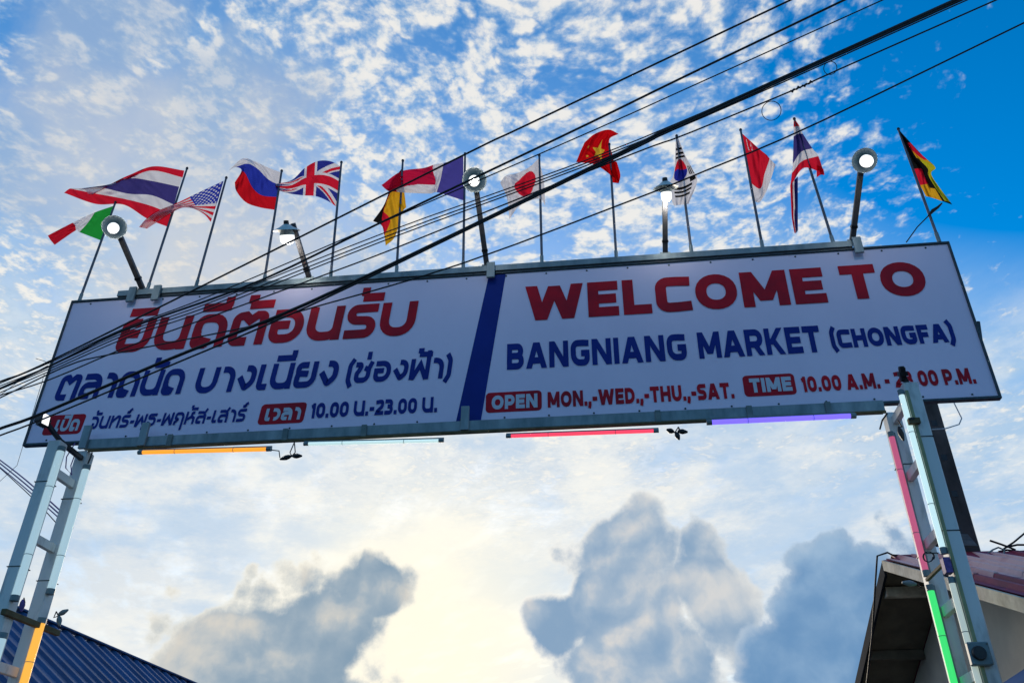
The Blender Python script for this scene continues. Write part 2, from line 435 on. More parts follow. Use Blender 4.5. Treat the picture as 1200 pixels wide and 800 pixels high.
def LAT(a, W):  # latin capitals and digits; 'D' entries are diagonals with level ends (x0, y0, x1, y1)
    T = 1 - a; x = W - a; h = a * 1.08
    return {
    'A': [('D', W / 2 - .02, 1, h, 0), ('D', W / 2 + .02, 1, W - h, 0), [(.22 * W, .30), (.78 * W, .30)]],
    'B': [[(a, 0), (a, 1)], [(a, T), (x - .03, T, .22), (x - .03, .52, .22), (a, .52)], [(a, .515), (x, .515, .24), (x, a, .24), (a, a)]],
    'C': [[(W, T - .02), (x - .2, T, .1), (a, T, .42), (a, a, .42), (x - .2, a, .1), (W, a + .02)]],
    'D': [[(a, 0), (a, 1)], [(a, T), (x, T, .42), (x, a, .42), (a, a)]],
    'E': [[(a, 0), (a, 1)], [(a, T), (W, T)], [(a, .5), (W * .93, .5)], [(a, a), (W, a)]],
    'F': [[(a, 0), (a, 1)], [(a, T), (W, T)], [(a, .47), (W * .92, .47)]],
    'G': [[(W - .03, T - .02), (x - .2, T, .1), (a, T, .42), (a, a, .42), (x, a, .20), (x, .48, .0), (.55 * W, .48)]],
    'H': [[(a, 0), (a, 1)], [(x, 0), (x, 1)], [(a, .5), (x, .5)]],
    'I': [[(a, 0), (a, 1)]],
    'J': [[(x, 1), (x, a, .3), (0, a)]],
    'K': [[(a, 0), (a, 1)], ('D', W - h, 1, a + .1, .38), ('D', a + .22, .60, W - h, 0)],
    'L': [[(a, 1), (a, 0)], [(a, a), (W, a)]],
    'M': [[(a, 0), (a, 1)], [(x, 0), (x, 1)], ('D', h, 1, W / 2, .16), ('D', W - h, 1, W / 2, .16)],
    'N': [[(a, 0), (a, 1)], [(x, 0), (x, 1)], ('D', h, 1, W - h, 0)],
    'O': [[(W / 2, T), (x, T, .42), (x, a, .42), (a, a, .42), (a, T, .42), (W / 2, T)]],
    '0': [[(W / 2, T), (x, T, .36), (x, a, .36), (a, a, .36), (a, T, .36), (W / 2, T)]],
    'P': [[(a, 0), (a, 1)], [(a, T), (x, T, .30), (x, .38, .30), (a, .38)]],
    'R': [[(a, 0), (a, 1)], [(a, T), (x - .02, T, .28), (x - .02, .42, .28), (a, .42)], ('D', W * .52, .42, W - h, 0)],
    'S': [[(W - .02, T), (a, T, .26), (a, .54, .22), (x, .47, .24), (x, a, .26), (.02, a)]],
    'T': [[(0, T), (W, T)], [(W / 2, T), (W / 2, 0)]],
    'U': [[(a, 1), (a, a, .36), (x, a, .36), (x, 1)]],
    'W': [('D', h, 1, W * .27, 0), ('D', W / 2, .97, W * .27, 0), ('D', W / 2, .97, W * .73, 0), ('D', W - h, 1, W * .73, 0)],
    '(': [[(W - .02, 1.16), (a, .86, .3), (a, .14, .3), (W - .02, -.18)]],
    ')': [[(.02, 1.16), (x, .86, .3), (x, .14, .3), (.02, -.18)]],
    '-': [[(0, .42), (W, .42)]], '.': [[(a, 0), (a, 2.1 * a)]],
    ',': [[(a, 2.0 * a), (a, a * .6), (a * .5, -.16)]],
    '1': [[(x, 0), (x, 1)], [(x, T - .02), (a * .4, T - .12)]],
    '2': [[(.03, T - .04), (x - .2, T, .1), (x, T, .28), (x, .55, .24), (a + .04, a + .10, .06), (a, a), (W, a)]],
    '3': [[(.02, T), (x - .02, T, .26), (x - .02, .53, .22), (.34 * W, .53)], [(.34 * W, .525), (x, .525, .24), (x, a, .28), (0, a)]],
    }
THW = dict(zip('ยนดตอรบปลสางเชฟพจทธฤหว', (.98, 1.0, 1.0, 1.05, .96, .86, 1.0, 1.0, 1.0, 1.0, .68, .86, .48, .98, 1.10, 1.12, .90, 1.0, .88, 1.0, 1.0, .80)))
LTW = dict(A=1.0, B=.82, C=.84, D=.86, E=.74, F=.70, G=.90, H=.88, I=.0, J=.55, K=.88, L=.68, M=1.08, N=.92, O=.98, P=.80, R=.86, S=.78, T=.80, U=.86, W=1.42)
LTW.update({'0': .80, '1': .42, '2': .74, '3': .74, '(': .34, ')': .34, '-': .42, '.': .0, ',': .0})
MARK = 'ิีั้่์ุ'
def mark_strokes(ch, W, a, up_, base_high):
    m = a * .82; y = 1.10 + m + (.30 if up_ else 0)
    if base_high: pass
    if ch == 'ิ': return [[(.10 * W, y), (W - .04, y)]]
    if ch == 'ี': return [[(.10 * W, y), (W - .04, y)], [(W - .04 - m, y), (W - .04 - m, y + .30)]]
    if ch == 'ั': return [[(.34 * W, y + .18), (.60 * W, y + .18)], [(.42 * W, y), (W + .10, y)]]
    if ch == '้': return [[(.30 * W, y + .18), (.58 * W, y + .18)], [(.38 * W, y), (W + .06, y)]]
    if ch == '่': return [[(.70 * W, y - m), (.70 * W, y + .28)]]
    if ch == '์': return [[(.40 * W, y), (.74 * W, y, .05), (.72 * W, y + .14, .04), (.98 * W, y + .26)]]
    if ch == 'ุ': return [[(W - .36, -.14), (W - a, -.14, .04), (W - a, -.50)]]
def layout(text, a, track):
    """-> list of stroke sets in text units, total width"""
    out = []; x = 0.0; prevW = 0; prevx = 0; stacked = False
    for ch in text:
        if ch == ' ': x += .36; stacked = False; continue
        if ch in MARK:
            up_ = stacked and ch in '้่์'
            for s in mark_strokes(ch, prevW, a, up_, False): out.append((prevx, s))
            if ch != 'ุ': stacked = True
            continue
        thai = ch in THW
        W = THW[ch] if thai else LTW[ch]
        if W == 0: W = 2 * a + .001
        tb = K(a, W) if thai else LAT(a, W)
        for s in tb[ch]: out.append((x, s))
        prevW, prevx, stacked = W, x, False
        x += W + track
    return out, x - track
YB = 8.3
def lettering(name, text, m, parent, x0, x1, z0, hgt, weight=.13, track=.12, shear=0.0, y=YB - .006, label=None):
    sets, tw = layout(text, weight, track)
    sx = (x1 - x0) / tw; bm = bmesh.new(); k = 0
    def V(px, py, off): return bm.verts.new((x0 + px * sx + shear * py * hgt, y - off, z0 + py * hgt))
    for gx, s in sets:
        off = .00012 * (k % 12); k += 1
        if s[0] == 'D':
            _, ax, ay, bx, by = s; h = weight * 1.12
            q = [(gx + ax - h, ay), (gx + ax + h, ay), (gx + bx + h, by), (gx + bx - h, by)]
            bm.faces.new([V(px, py, off) for px, py in q])
        else:
            L, R_ = stroke_quads(s, weight)
            a_ = [V(gx + p.x, p.y, off) for p in L]; b_ = [V(gx + p.x, p.y, off) for p in R_]
            for i in range(len(a_) - 1): bm.faces.new((a_[i], a_[i + 1], b_[i + 1], b_[i]))
    o = obj(name, bm, m, parent)
    if label: o['label'] = label
    return o

# ------------------------------------------------------------------ the sign board
M['banner'] = mat('white_banner_vinyl', (.88, .76, .92), .6, 0, (.82, .71, .87), 1.6, .12, (1, 1, .6), .3, .7, spec=.25)
M['print_red'] = mat('red_banner_print', (.66, .014, .03), .7, 0, (.36, .014, .03), 2, 0, spec=.15)
M['print_blue'] = mat('navy_banner_print', (.012, .035, .26), .7, 0, (.010, .03, .22), 2, 0, spec=.15)
M['print_pale'] = mat('pale_banner_print', (.60, .64, .72), .7, 0, (.56, .60, .68), 2, 0, spec=.15)
XL, XR, ZB, ZT = -6.77, 4.058, 5.786, 7.786
sign = thing('welcome_sign', 'long white bilingual welcome sign board with red and navy lettering across the gateway', 'sign', (-1.35, YB, ZB))
g = bmesh.new(); nx, nz = 60, 12
gv = [[g.verts.new((XL + (XR - XL) * i / nx, YB + .0008 * sin(i * 1.9 + j * .7) * (0 < i < nx and 0 < j < nz), ZB + (ZT - ZB) * j / nz)) for j in range(nz + 1)] for i in range(nx + 1)]
gb = [[g.verts.new((x_, YB + .04, z_)) for z_ in (ZB, ZT)] for x_ in (XL, XR)]
for i in range(nx):
    for j in range(nz): g.faces.new((gv[i][j], gv[i + 1][j], gv[i + 1][j + 1], gv[i][j + 1]))
g.faces.new((gb[0][0], gb[0][1], gb[1][1], gb[1][0]))
banner = obj('banner', g, M['banner'], sign, smooth=True)
YT = YB - .0035
box_obj('frame_rail', M['frame'], sign, XL - .025, XR + .025, YB - .02, YB + .05, ZT, ZT + .03)
box_obj('frame_rail', M['frame'], sign, XL - .025, XR + .025, YB - .02, YB + .05, ZB - .03, ZB)
box_obj('frame_rail', M['frame'], sign, XL - .025, XL, YB - .02, YB + .05, ZB, ZT)
box_obj('frame_rail', M['frame'], sign, XR, XR + .025, YB - .02, YB + .05, ZB, ZT)
# back of the board: a lattice of steel
for x_ in [XL + .5 + i * 1.09 for i in range(10)]:
    box_obj('back_strut', M['galv_dark'], sign, x_ - .025, x_ + .025, YB + .052, YB + .10, ZB, ZT)
# slanting navy divider
def poly(name, pts, m, parent, y, label=None):
    b = bmesh.new(); b.faces.new([b.verts.new((p[0], y, p[1])) for p in pts]); o = obj(name, b, m, parent)
    if label: o['label'] = label
    return o
poly('divider_band', [(-1.655, ZB + .004), (-1.375, ZB + .004), (-1.115, ZT - .004), (-1.325, ZT - .004)], M['print_blue'], banner, YT + .001)
def plate(x0, x1, z0, z1, sh):
    r = .045; b = bmesh.new(); vs = []
    for cx, cz, a0 in ((x1 - r, z1 - r, 0), (x0 + r, z1 - r, 90), (x0 + r, z0 + r, 180), (x1 - r, z0 + r, 270)):
        for k in range(5):
            t = radians(a0 + 22.5 * k); px, pz = cx + r * cos(t), cz + r * sin(t)
            vs.append(b.verts.new((px + sh * (pz - z0), YT + .001, pz)))
    b.faces.new(vs); return obj('label_plate', b, M['print_red'], banner)
def sx(px, py): return at(px, py, YB).x
TH = .08
plate(sx(50, 510) - .02, sx(97, 505) - .03, 5.885, 6.145, TH)
plate(sx(301, 498), sx(357, 494) - .02, 5.882, 6.145, TH)
plate(sx(569, 484), sx(635, 479), 5.888, 6.14, 0)
plate(sx(873, 464), sx(934, 460), 5.925, 6.185, 0)
YL = YT - .0015
red, blue, pale = M['print_red'], M['print_blue'], M['print_pale']
lettering('lettering', 'ยินดีต้อนรับ', red, banner, sx(133, 412), sx(484, 393), 6.975, .49, .126, .11, TH, YL)
lettering('lettering', 'ตลาดนัด', blue, banner, sx(63, 467), sx(212, 458), 6.345, .35, .120, .09, TH, YL)
lettering('lettering', 'บางเนียง', blue, banner, sx(226, 459), sx(393, 452), 6.335, .35, .120, .10, TH, YL)
lettering('lettering', '(ช่องฟ้า)', blue, banner, sx(404, 450), sx(528, 442), 6.36, .28, .125, .11, TH, YL)
lettering('lettering', 'เปิด', pale, banner, sx(62, 507), sx(91, 503), 5.925, .155, .14, .10, TH, YL)
lettering('lettering', 'จันทร์-พุธ-พฤหัส-เสาร์', blue, banner, sx(103, 503), sx(286, 494), 5.935, .165, .115, .14, TH, YL)
lettering('lettering', 'เวลา', pale, banner, sx(309, 495), sx(351, 492), 5.925, .16, .14, .12, TH, YL)
lettering('lettering', '10.00 น.-23.00 น.', blue, banner, sx(363, 490), sx(512, 484), 5.93, .195, .13, .10, 0, YL)
lettering('lettering', 'WELCOME', red, banner, sx(616, 378), sx(971, 355), 7.075, .495, .132, .11, 0, YL)
lettering('lettering', 'TO', red, banner, sx(991, 352), sx(1090, 346), 7.095, .475, .132, .08, 0, YL)
lettering('lettering', 'BANGNIANG', blue, banner, sx(594, 434), sx(806, 422), 6.425, .345, .122, .12, 0, YL)
lettering('lettering', 'MARKET', blue, banner, sx(820, 421), sx(965, 413), 6.43, .345, .122, .10, 0, YL)
lettering('lettering', '(CHONGFA)', blue, banner, sx(976, 411), sx(1122, 403), 6.465, .24, .135, .10, 0, YL)
lettering('lettering', 'OPEN', pale, banner, sx(576, 481), sx(630, 477), 5.925, .175, .135, .10, 0, YL)
lettering('lettering', 'MON.,-WED.,-THU.,-SAT.', red, banner, sx(642, 478), sx(861, 466), 5.915, .195, .13, .11, 0, YL)
lettering('lettering', 'TIME', pale, banner, sx(880, 461), sx(929, 457), 5.97, .175, .135, .10, 0, YL)
lettering('lettering', '10.00 A.M. - 23.00 P.M.', red, banner, sx(941, 459), sx(1145, 450), 5.945, .19, .13, .12, 0, YL)
for k in range(22):
    x_ = XL + .25 + k * (XR - XL - .5) / 21
    for z_ in (ZT - .035, ZB + .035):
        obj('rivet', lathe([(0, .008), (.010, .005), (.012, 0)], Matrix.Translation((x_, YB - .002, z_)) @ Matrix.Rotation(radians(90), 4, 'X'), 8), M['frame'], banner)
# beams, clamps and bracket straps
bx0, bx1 = -5.93, 2.86
def channel(x0, x1, y0, y1, z0, z1, m, lip=.012):
    """open steel channel: web at the front, flanges above and below"""
    def f(b):
        bm_box(b, x0, x1, y0, y0 + lip, z0, z1, bev=.002)
        bm_box(b, x0, x1, y0 + lip + .0005, y1, z0, z0 + lip, bev=.002)
        bm_box(b, x0, x1, y0 + lip + .0005, y1, z1 - lip, z1, bev=.002)
    return obj('beam', B(f), m, sign)
channel(bx0, bx1, 8.165, 8.262, 5.620, 5.738, M['galv'])
channel(at(138, 350, 8.3).x, 3.0, 8.262, 8.36, 7.822, 7.905, M['galv'])
for px, py in ((152, 352), (182, 347), (575, 322), (1006, 290)):
    x_ = at(px, py, 8.24).x
    box_obj('clamp', M['galv'], sign, x_ - .05, x_ + .05, 8.225, 8.258, 7.70, 7.93)
for px, py in ((98, 520), (168, 512), (545, 492)):
    x_ = at(px, py, 8.15).x
    box_obj('bracket_strap', M['galv'], sign, x_ - .045, x_ + .045, 8.125, 8.162, 5.61, 5.90)
for x_ in (-4.9, -3.55, -2.65, .55, 1.5, 2.3):
    box_obj('bracket_strap', M['galv_dark'], sign, x_ - .03, x_ + .03, 8.146, 8.162, 5.60, 5.745)
bar_obj('batten', M['wood'], sign, (-5.85, 8.16, 5.59), (2.86, 8.16, 5.60), .028)
bar_obj('stay_rod', M['frame'], sign, at(1150, 405, 8.36), at(1146, 377, 8.36), .035)

# ------------------------------------------------------------------ ladder shaped posts
def ladder(label, x0, yf, yr, zf, zr, rungs, loc_lab):
    t = thing('gate_post', label, 'post', (x0, (yf + yr) / 2, 0), 'lattice posts carrying the sign')
    w = .145
    box_obj('upright', M['post'], t, x0 - w / 2, x0 + w / 2, yf - w / 2, yf + w / 2, 0, zf, bev=.012)
    box_obj('upright', M['post'], t, x0 - w / 2, x0 + w / 2, yr - w / 2, yr + w / 2, 0, zr, bev=.012)
    for z in rungs:
        box_obj('rung', M['post'], t, x0 - .03, x0 + .03, yf + w / 2, yr - w / 2, z - .045, z + .045)
    box_obj('base_plate', M['galv_dark'], t, x0 - .2, x0 + .2, yf - .2, yr + .2, .0, .02)
    for y in (yf, yr):       # cable ties round the uprights
        for z in (5.02, 4.12):
            box_obj('cable_tie', M['black'], t, x0 - w / 2 - .006, x0 + w / 2 + .006, y - w / 2 - .006, y + w / 2 + .006, z - .004, z + .004, bev=.001)
    return t
xl, xr_ = -5.93, 2.93
YFL, YFR, YRR = 7.74, 7.60, 8.235
ladL = ladder('two-legged steel post with rungs under the left end of the sign', xl, YFL, YRR, 5.50, 5.60, (5.19, 4.46, 3.21, 2.2, 1.2), '')
ladR = ladder('two-legged steel post with rungs under the right end of the sign', xr_, YFR, YRR, 5.60, 5.60, (5.50, 4.88, 4.20, 3.58, 2.98, 2.3, 1.4), '')

# ------------------------------------------------------------------ strip lights
def pxm(p): return depth(p) / F
def tube_light(label, p, q, rad, m, group, back=Vector((0, .03, 0)), caps=None, housing=True):
    t = thing('tube_light', label, 'tube light', tuple(p), group); caps = caps or M['box']
    p, q = Vector(p), Vector(q); d = (q - p).normalized()
    obj('glass_tube', tube_pts([p + d * .05, p + d * .3, (p + q) / 2, q - d * .3, q - d * .05], rad, 12), m, t, True)
    for a, b_ in ((p, p + d * .055), (q, q - d * .055)):
        obj('end_cap', tube_pts([a, b_], rad * 1.08, 12), caps, t, True)
    if housing:
        o = back.normalized() * (rad + .008)
        obj('batten', B(lambda b: bm_bar(b, p + o, q + o, .022, .014)), M['box'], t)
    L = (q - p).length
    for k in (.28, .72):
        c = p + d * L * k; r = rad * 1.05
        obj('clip', tube_pts([c - d * .003, c + d * .003], r, 12), M['box'], t)
    return t
E_ = {
 'orange': glow_mat('orange_tube_glow', (1.0, .36, .03), 1.0, (.6, .25, .03)),
 'white': glow_mat('white_tube_glow', (.62, .86, .86), .75, (.6, .7, .7)),
 'red': glow_mat('red_tube_glow', (1.0, .06, .12), 1.0, (.6, .05, .08)),
 'blue': glow_mat('blue_tube_glow', (.20, .14, 1.0), 1.1, (.1, .08, .6)),
 'pink': glow_mat('pink_tube_glow', (.75, .13, .26), .50, (.55, .12, .2)),
 'green': glow_mat('green_tube_glow', (.05, .75, .18), .85, (.04, .5, .1)),
 'pale': glow_mat('pale_tube_glow', (.55, .76, .80), .50, (.5, .62, .66)),
 'amber': glow_mat('amber_tube_glow', (1.0, .48, .06), .85, (.6, .3, .05)),
 'pale2': glow_mat('pale_warm_tube_glow', (.66, .76, .66), .42, (.6, .66, .58)),
}
TG = 'coloured tube lights on the gateway'
ys = 8.14; rt = .024
def hz(p0, p1, y=ys): return at(*p0, y), at(*p1, y)
p, q = hz((162, 530), (318, 526)); tube_light('orange glowing tube light under the left part of the sign', p, q, .023, E_['orange'], TG, Vector((0, .3, 1)))
p, q = hz((356, 520), (520, 516)); tube_light('pale white glowing tube light under the sign between the orange and red ones', p, q, .019, E_['white'], TG, Vector((0, .3, 1)))
p, q = hz((593, 511), (772, 504.5)); tube_light('red glowing tube light under the middle of the sign', p, q, .019, E_['red'], TG, Vector((0, .3, 1)))
p, q = hz((828, 495), (1003, 487)); tube_light('violet blue glowing tube light under the right part of the sign', p, q, .026, E_['blue'], TG, Vector((0, .3, 1)))
w2 = .0725
# uprights: the tubes stand on their inner corners
def vt(label, x, y, z0, z1, r, m, back): return tube_light(label, (x, y, z0), (x, y, z1), r, m, TG, back)
vt('pale tube light on the front upright of the left post, upper one', xl + w2 + .028, YFL - w2 + .02, 3.78, 5.42, .038, E_['pale'], Vector((-1, 0, 0)))
vt('pale tube light low on the front upright of the left post', xl + w2 + .028, YFL - w2 + .02, 1.95, 3.48, .038, E_['pale'], Vector((-1, 0, 0)))
vt('pale tube light on the rear upright of the left post', xl + w2 + .030, YRR - w2 + .02, 3.98, 5.42, .040, E_['pale'], Vector((-1, 0, 0)))
vt('amber glowing tube light low on the rear upright of the left post', xl + w2 + .030, YRR - w2 + .02, 2.2, 3.74, .040, E_['amber'], Vector((-1, 0, 0)))
vt('pink tube light on the rear upright of the right post', xr_ - w2 - .012, YRR - w2 - .02, 3.90, 5.36, .029, E_['pink'], Vector((1, .3, 0)))
vt('bright green tube light low on the rear upright of the right post', xr_ - w2 - .012, YRR - w2 - .02, 2.2, 3.82, .031, E_['green'], Vector((1, .3, 0)))
vt('white tube light on the front upright of the right post, upper one', xr_ - w2 - .032, YFR - w2 + .02, 3.92, 5.52, .026, E_['white'], Vector((1, 0, 0)))
vt('white tube light on the front upright of the right post, lower one by the roof', xr_ - w2 - .032, YFR - w2 + .02, 2.1, 3.72, .026, E_['pale2'], Vector((1, 0, 0)))
bar_obj('cover_strip', M['gold_clip'], ladR, (xr_ - w2 + .012, YFR - w2 - .012, 2.1), (xr_ - w2 + .012, YFR - w2 - .012, 5.5), .03, .016)

# wooden battens and dangling connector plugs
def batten(label, p, q, w=.05):
    o = bar_obj('batten', M['wood'], None, p, q, w); return tag(o, label, 'batten')
batten('brown batten tied across the left post near the blue roof', (xl + .09, 7.60, 3.66), (xl + .10, 8.50, 3.66), .055)
batten('thin wooden stick between the two uprights of the right post', (xr_ - .10, 7.60, 3.86), (xr_ - .10, 8.12, 3.86), .03)
def plugs(label, root, ends, m=M['black']):
    """little waterproof connectors hanging on their leads"""
    root = Vector(root); t = thing('cable_plug', label, 'cable plug', root)
    for i, (a, b_) in enumerate(ends):
        a, b_ = Vector(a), Vector(b_); d = b_ - a
        prof = [0, .25, .5, .75, 1]
        obj('connector', tube_pts([a + d * k for k in prof], [.010, .024, .028, .020, .009], 10), m, t, True)
        mid = (root + a) / 2 + Vector((.03 * (-1) ** i, 0, -.04))
        obj('lead', tube_pts([root, mid, a], .006, 6), M['cable'], t, True)
    return t
Yp = 8.12
plugs('black plugs dangling under the sign beside the orange tube light', at(345, 518, Yp), [(at(342, 534, Yp), at(328, 538, Yp)), (at(342, 534, Yp), at(354, 534, Yp))])
plugs('black plugs dangling under the sign between the red and blue tube lights', at(795, 500, Yp), [(at(790, 506, Yp), at(781, 503, Yp)), (at(792, 506, Yp), at(796, 515, Yp)), (at(794, 505, Yp), at(806, 506, Yp))])
plugs('grey green plugs dangling beside the left post above the amber tube', at(66, 716, 8.35), [(at(68, 720, 8.35), at(80, 714, 8.35)), (at(69, 721, 8.35), at(70, 733, 8.35))], M['box'])
plugs('violet plugs hanging between the two uprights of the left post', at(28, 700, 7.72), [(at(27, 702, 7.72), at(25, 716, 7.72))], M['cable_violet'])
plugs('grey green plug sticking out left of the green tube light', at(1076, 683, 8.15), [(at(1074, 684, 8.15), at(1057, 682, 8.15))], M['box'])
plugs('black plugs hanging between the two uprights of the right post under the sign', at(1052, 492, 7.9), [(at(1053, 500, 7.9), at(1059, 516, 7.9))])
# orange tube lead
def cord(name, label, pts, r, m, cat='wire', grp=None):
    return tag(obj(name, tube_pts(pts, r, 6), m, None, True), label, cat, grp)
cord('wire', 'short lead from the orange tube light to the black plugs', [at(318, 527, Yp), at(327, 528, Yp), at(328, 536, Yp)], .006, M['cable'])
cord('wire', 'thin pale wire looping off the right end of the sign', [at(1092, 503, 7.55), at(1108, 502, 7.7), at(1124, 497, 8), at(1127, 490, 8.1), at(1118, 472, 8.28)], .006, M['wire_white'])
cord('wire', 'dark lead curling down from the end of the beam at the right post', [at(1040, 484, 7.95), at(1034, 492, 8), at(1031, 503, 8.05)], .008, M['cable'])
cord('wire', 'dark leads looping between the uprights of the left post', [at(88, 519, 8.0), at(78, 535, 7.95), at(77, 548, 7.95), at(84, 556, 8.0), at(83, 545, 8.05), at(88, 532, 8.1)], .006, M['cable_violet'])
cord('wire', 'dark lead looping down beside the top of the rear left upright', [at(108, 530, 8.1), at(106, 536, 8.1), at(103, 543, 8.1)], .009, M['cable'])
cord('wire', 'loose coil of thin wire on the front upright of the right post', [at(1088 + (5 + .08 * k) * cos(k * .45), 652 + 6 * sin(k * .45), 7.52) for k in range(30)], .004, M['cable'])
box_obj_ = tag(box_obj('control_box', M['cable_violet'], None, xr_ - w2 - .07, xr_ - w2 - .01, YFR - .1, YFR - .02, 3.745, 3.88), 'small violet connector box on the front upright of the right post', 'junction box')
# service box with round dial on the front right upright
mb = thing('meter_box', 'grey square box with a round dark dial on the front right upright', 'electric box', (xr_ + .08, YFR - .09, 3.03))
bx = at(1146, 766, YFR - .10)
box_obj('housing', M['box'], mb, bx.x - .075, bx.x + .09, YFR - .135, YFR - .078, bx.z - .09, bx.z + .09, bev=.008)
obj('dial', lathe([(0, .03), (.05, .03), (.056, .015), (.056, 0), (.0, 0)], Matrix.Translation((bx.x - .005, YFR - .137, bx.z)) @ Matrix.Rotation(radians(90), 4, 'X'), 18), M['black'], mb, True)
for sx_ in (-.06, .075):
    for sz_ in (-.075, .075):
        obj('screw', lathe([(0, .008), (.007, .006), (.007, 0)], Matrix.Translation((bx.x + sx_, YFR - .137, bx.z + sz_)) @ Matrix.Rotation(radians(90), 4, 'X'), 8), M['galv'], mb)
cord('wire', 'black lead running down the wall to the grey electric box', [at(1140, 704, 7.9), at(1141, 722, 7.75), at(1146, 745, 7.6), at(1148, 757, YFR - .09)], .007, M['cable'])
tb = thing('junction_box', 'small brown box strapped to the front right upright just under the sign', 'junction box', (xr_ + .02, YFR - .08, 5.25))
jb = at(1071, 494, YFR - .09)
box_obj('housing', M['wood'], tb, jb.x - .055, jb.x + .05, YFR - .125, YFR - .078, jb.z - .03, jb.z + .03)
box_obj('lid', M['black'], tb, jb.x - .05, jb.x - .0, YFR - .128, YFR - .126, jb.z + .005, jb.z + .028)

# ------------------------------------------------------------------ flood lights on the post tops
def flood(label, base, head, facing, size, lit=True):
    t = thing('flood_light', label, 'flood light', base)
    bar_obj('bracket_arm', M['black'], t, Vector(base), Vector(head), .035, .05)
    mt, _ = frame_at(head, Vector(head) + Vector(facing)); w, h = size
    obj('housing', B(lambda b: bm_box(b, -w / 2, w / 2, -h / 2, h / 2, -.035, .02, mt, .008)), M['black'], t)
    obj('lens', B(lambda b: bm_box(b, -w * .42, w * .42, -h * .40, h * .40, .0205, .026, mt, .002)), M['flood'] if lit else M['black'], t)
    for k in range(5):
        obj('cooling_fin', B(lambda b: bm_box(b, -w * .4 + k * w * .2 - .004, -w * .4 + k * w * .2 + .004, -h * .4, h * .4, -.06, -.036, mt)), M['black'], t)
    obj('yoke', B(lambda b: (bm_box(b, -w / 2 - .012, -w / 2 - .003, -.02, .02, -.06, .03, mt), bm_box(b, w / 2 + .003, w / 2 + .012, -.02, .02, -.06, .03, mt), bm_box(b, -w / 2 - .012, w / 2 + .012, -.02, .02, -.075, -.062, mt))), M['black'], t)
    return t
flood('lit black flood light on an arm over the left post, white lens showing', (xl, YFL + .02, 5.53), at(52, 492, 7.42), (.85, -.25, .1), (.10, .15))
bar_obj('cross_arm', M['black'], ladL, (xl, YFL, 5.525), (xl + .02, 8.16, 5.50), .05, .05)
flood('black flood light standing edge-on on top of the front right upright', (xr_, YFR, 5.60), at(1057, 438, 7.52), (.10, .86, .5), (.05, .15))

# ------------------------------------------------------------------ lamps along the top of the sign
LG = 'lamps on arms along the top of the sign'
def lamp(label, b_px, h_px, yh, axis, r_sh, r_b, top_px=None, arm_w=.062):
    base = at(*b_px, 8.31); head = at(*h_px, yh)
    t = thing('sign_lamp', label, 'lamp', base, LG)
    axis = Vector(axis).normalized()
    neck = head - axis * .10
    top = neck if top_px is None else at(*top_px, yh + .03)
    base.z = 7.91
    bar_obj('arm', M['arm'], t, base, top, arm_w, arm_w)
    k = base.lerp(top, .18); d = (top - base).normalized()
    obj('collar', B(lambda b: bm_bar(b, k, k + d * .03, arm_w + .012, arm_w + .012)), M['black'], t)
    box_obj('foot', M['galv'], t, base.x - .06, base.x + .06, base.y - .045, base.y + .045, 7.906, 7.93)
    mt, _ = frame_at(head, head + axis)
    s = r_sh
    obj('shade', lathe([(.028, -.075), (.045, -.070), (s * .50, -.042), (s * .97, .0), (s, .006), (s * .97, .005), (s * .50, -.034), (.045, -.055), (.0, -.06)], mt, 32), M['shade'], t, True)
    obj('socket', lathe([(0, -.125), (.030, -.12), (.034, -.07), (.034, -.05), (.0, -.05)], mt, 16), M['black'], t, True)
    obj('bulb_collar', lathe([(.0, -.05), (.036, -.05), (r_b * .72, -.02), (r_b * .98, .04), (r_b * 1.0, .062), (0, .062)], mt, 24), M['shade'], t, True)
    z1 = .063
    obj('bulb', lathe([(0, z1), (r_b * .99, z1), (r_b, z1 + .045), (r_b * .95, z1 + .07), (r_b * .78, z1 + .092), (r_b * .4, z1 + .106), (0, z1 + .108)], mt, 24), M['bulb'], t, True)
    lp = bpy.data.lights.new('bulb_light', 'POINT'); lp.energy = 4.5; lp.color = (1, .96, .88); lp.shadow_soft_size = .03
    lo = bpy.data.objects.new('bulb_light', lp); col.objects.link(lo); lo.parent = t
    lo.location = head + axis * (z1 + .135) - t.location
    return t
look = lambda px, py, yh: (EYE - at(px, py, yh)).normalized()
lamp('lit round lamp with open shade, leftmost, beside the small green white red flag', (169, 338), (134, 266), 7.55, look(134, 266, 7.55) + Vector((-.10, 0, -.22)), .148, .066)
lamp('lit lamp seen side-on right of the white blue and red striped flag', (364, 322), (336, 270), 7.70, (.0, .55, -.83), .165, .088, (343, 262))
lamp('lit round lamp with pale open shade above the navy stripe of the sign', (571, 308), (556, 211), 7.55, look(556, 211, 7.55) + Vector((-.06, 0, -.16)), .150, .066)
lamp('lit lamp seen side-on in front of the red and blue disc flag', (779, 294), (780, 220), 7.72, (.02, .42, -.9), .150, .064, (779, 215))
lamp('lit round lamp with open shade at the right end of the row, by the clamp', (999, 286), (1013, 188), 7.55, look(1013, 188, 7.55) + Vector((.24, 0, -.16)), .142, .070)

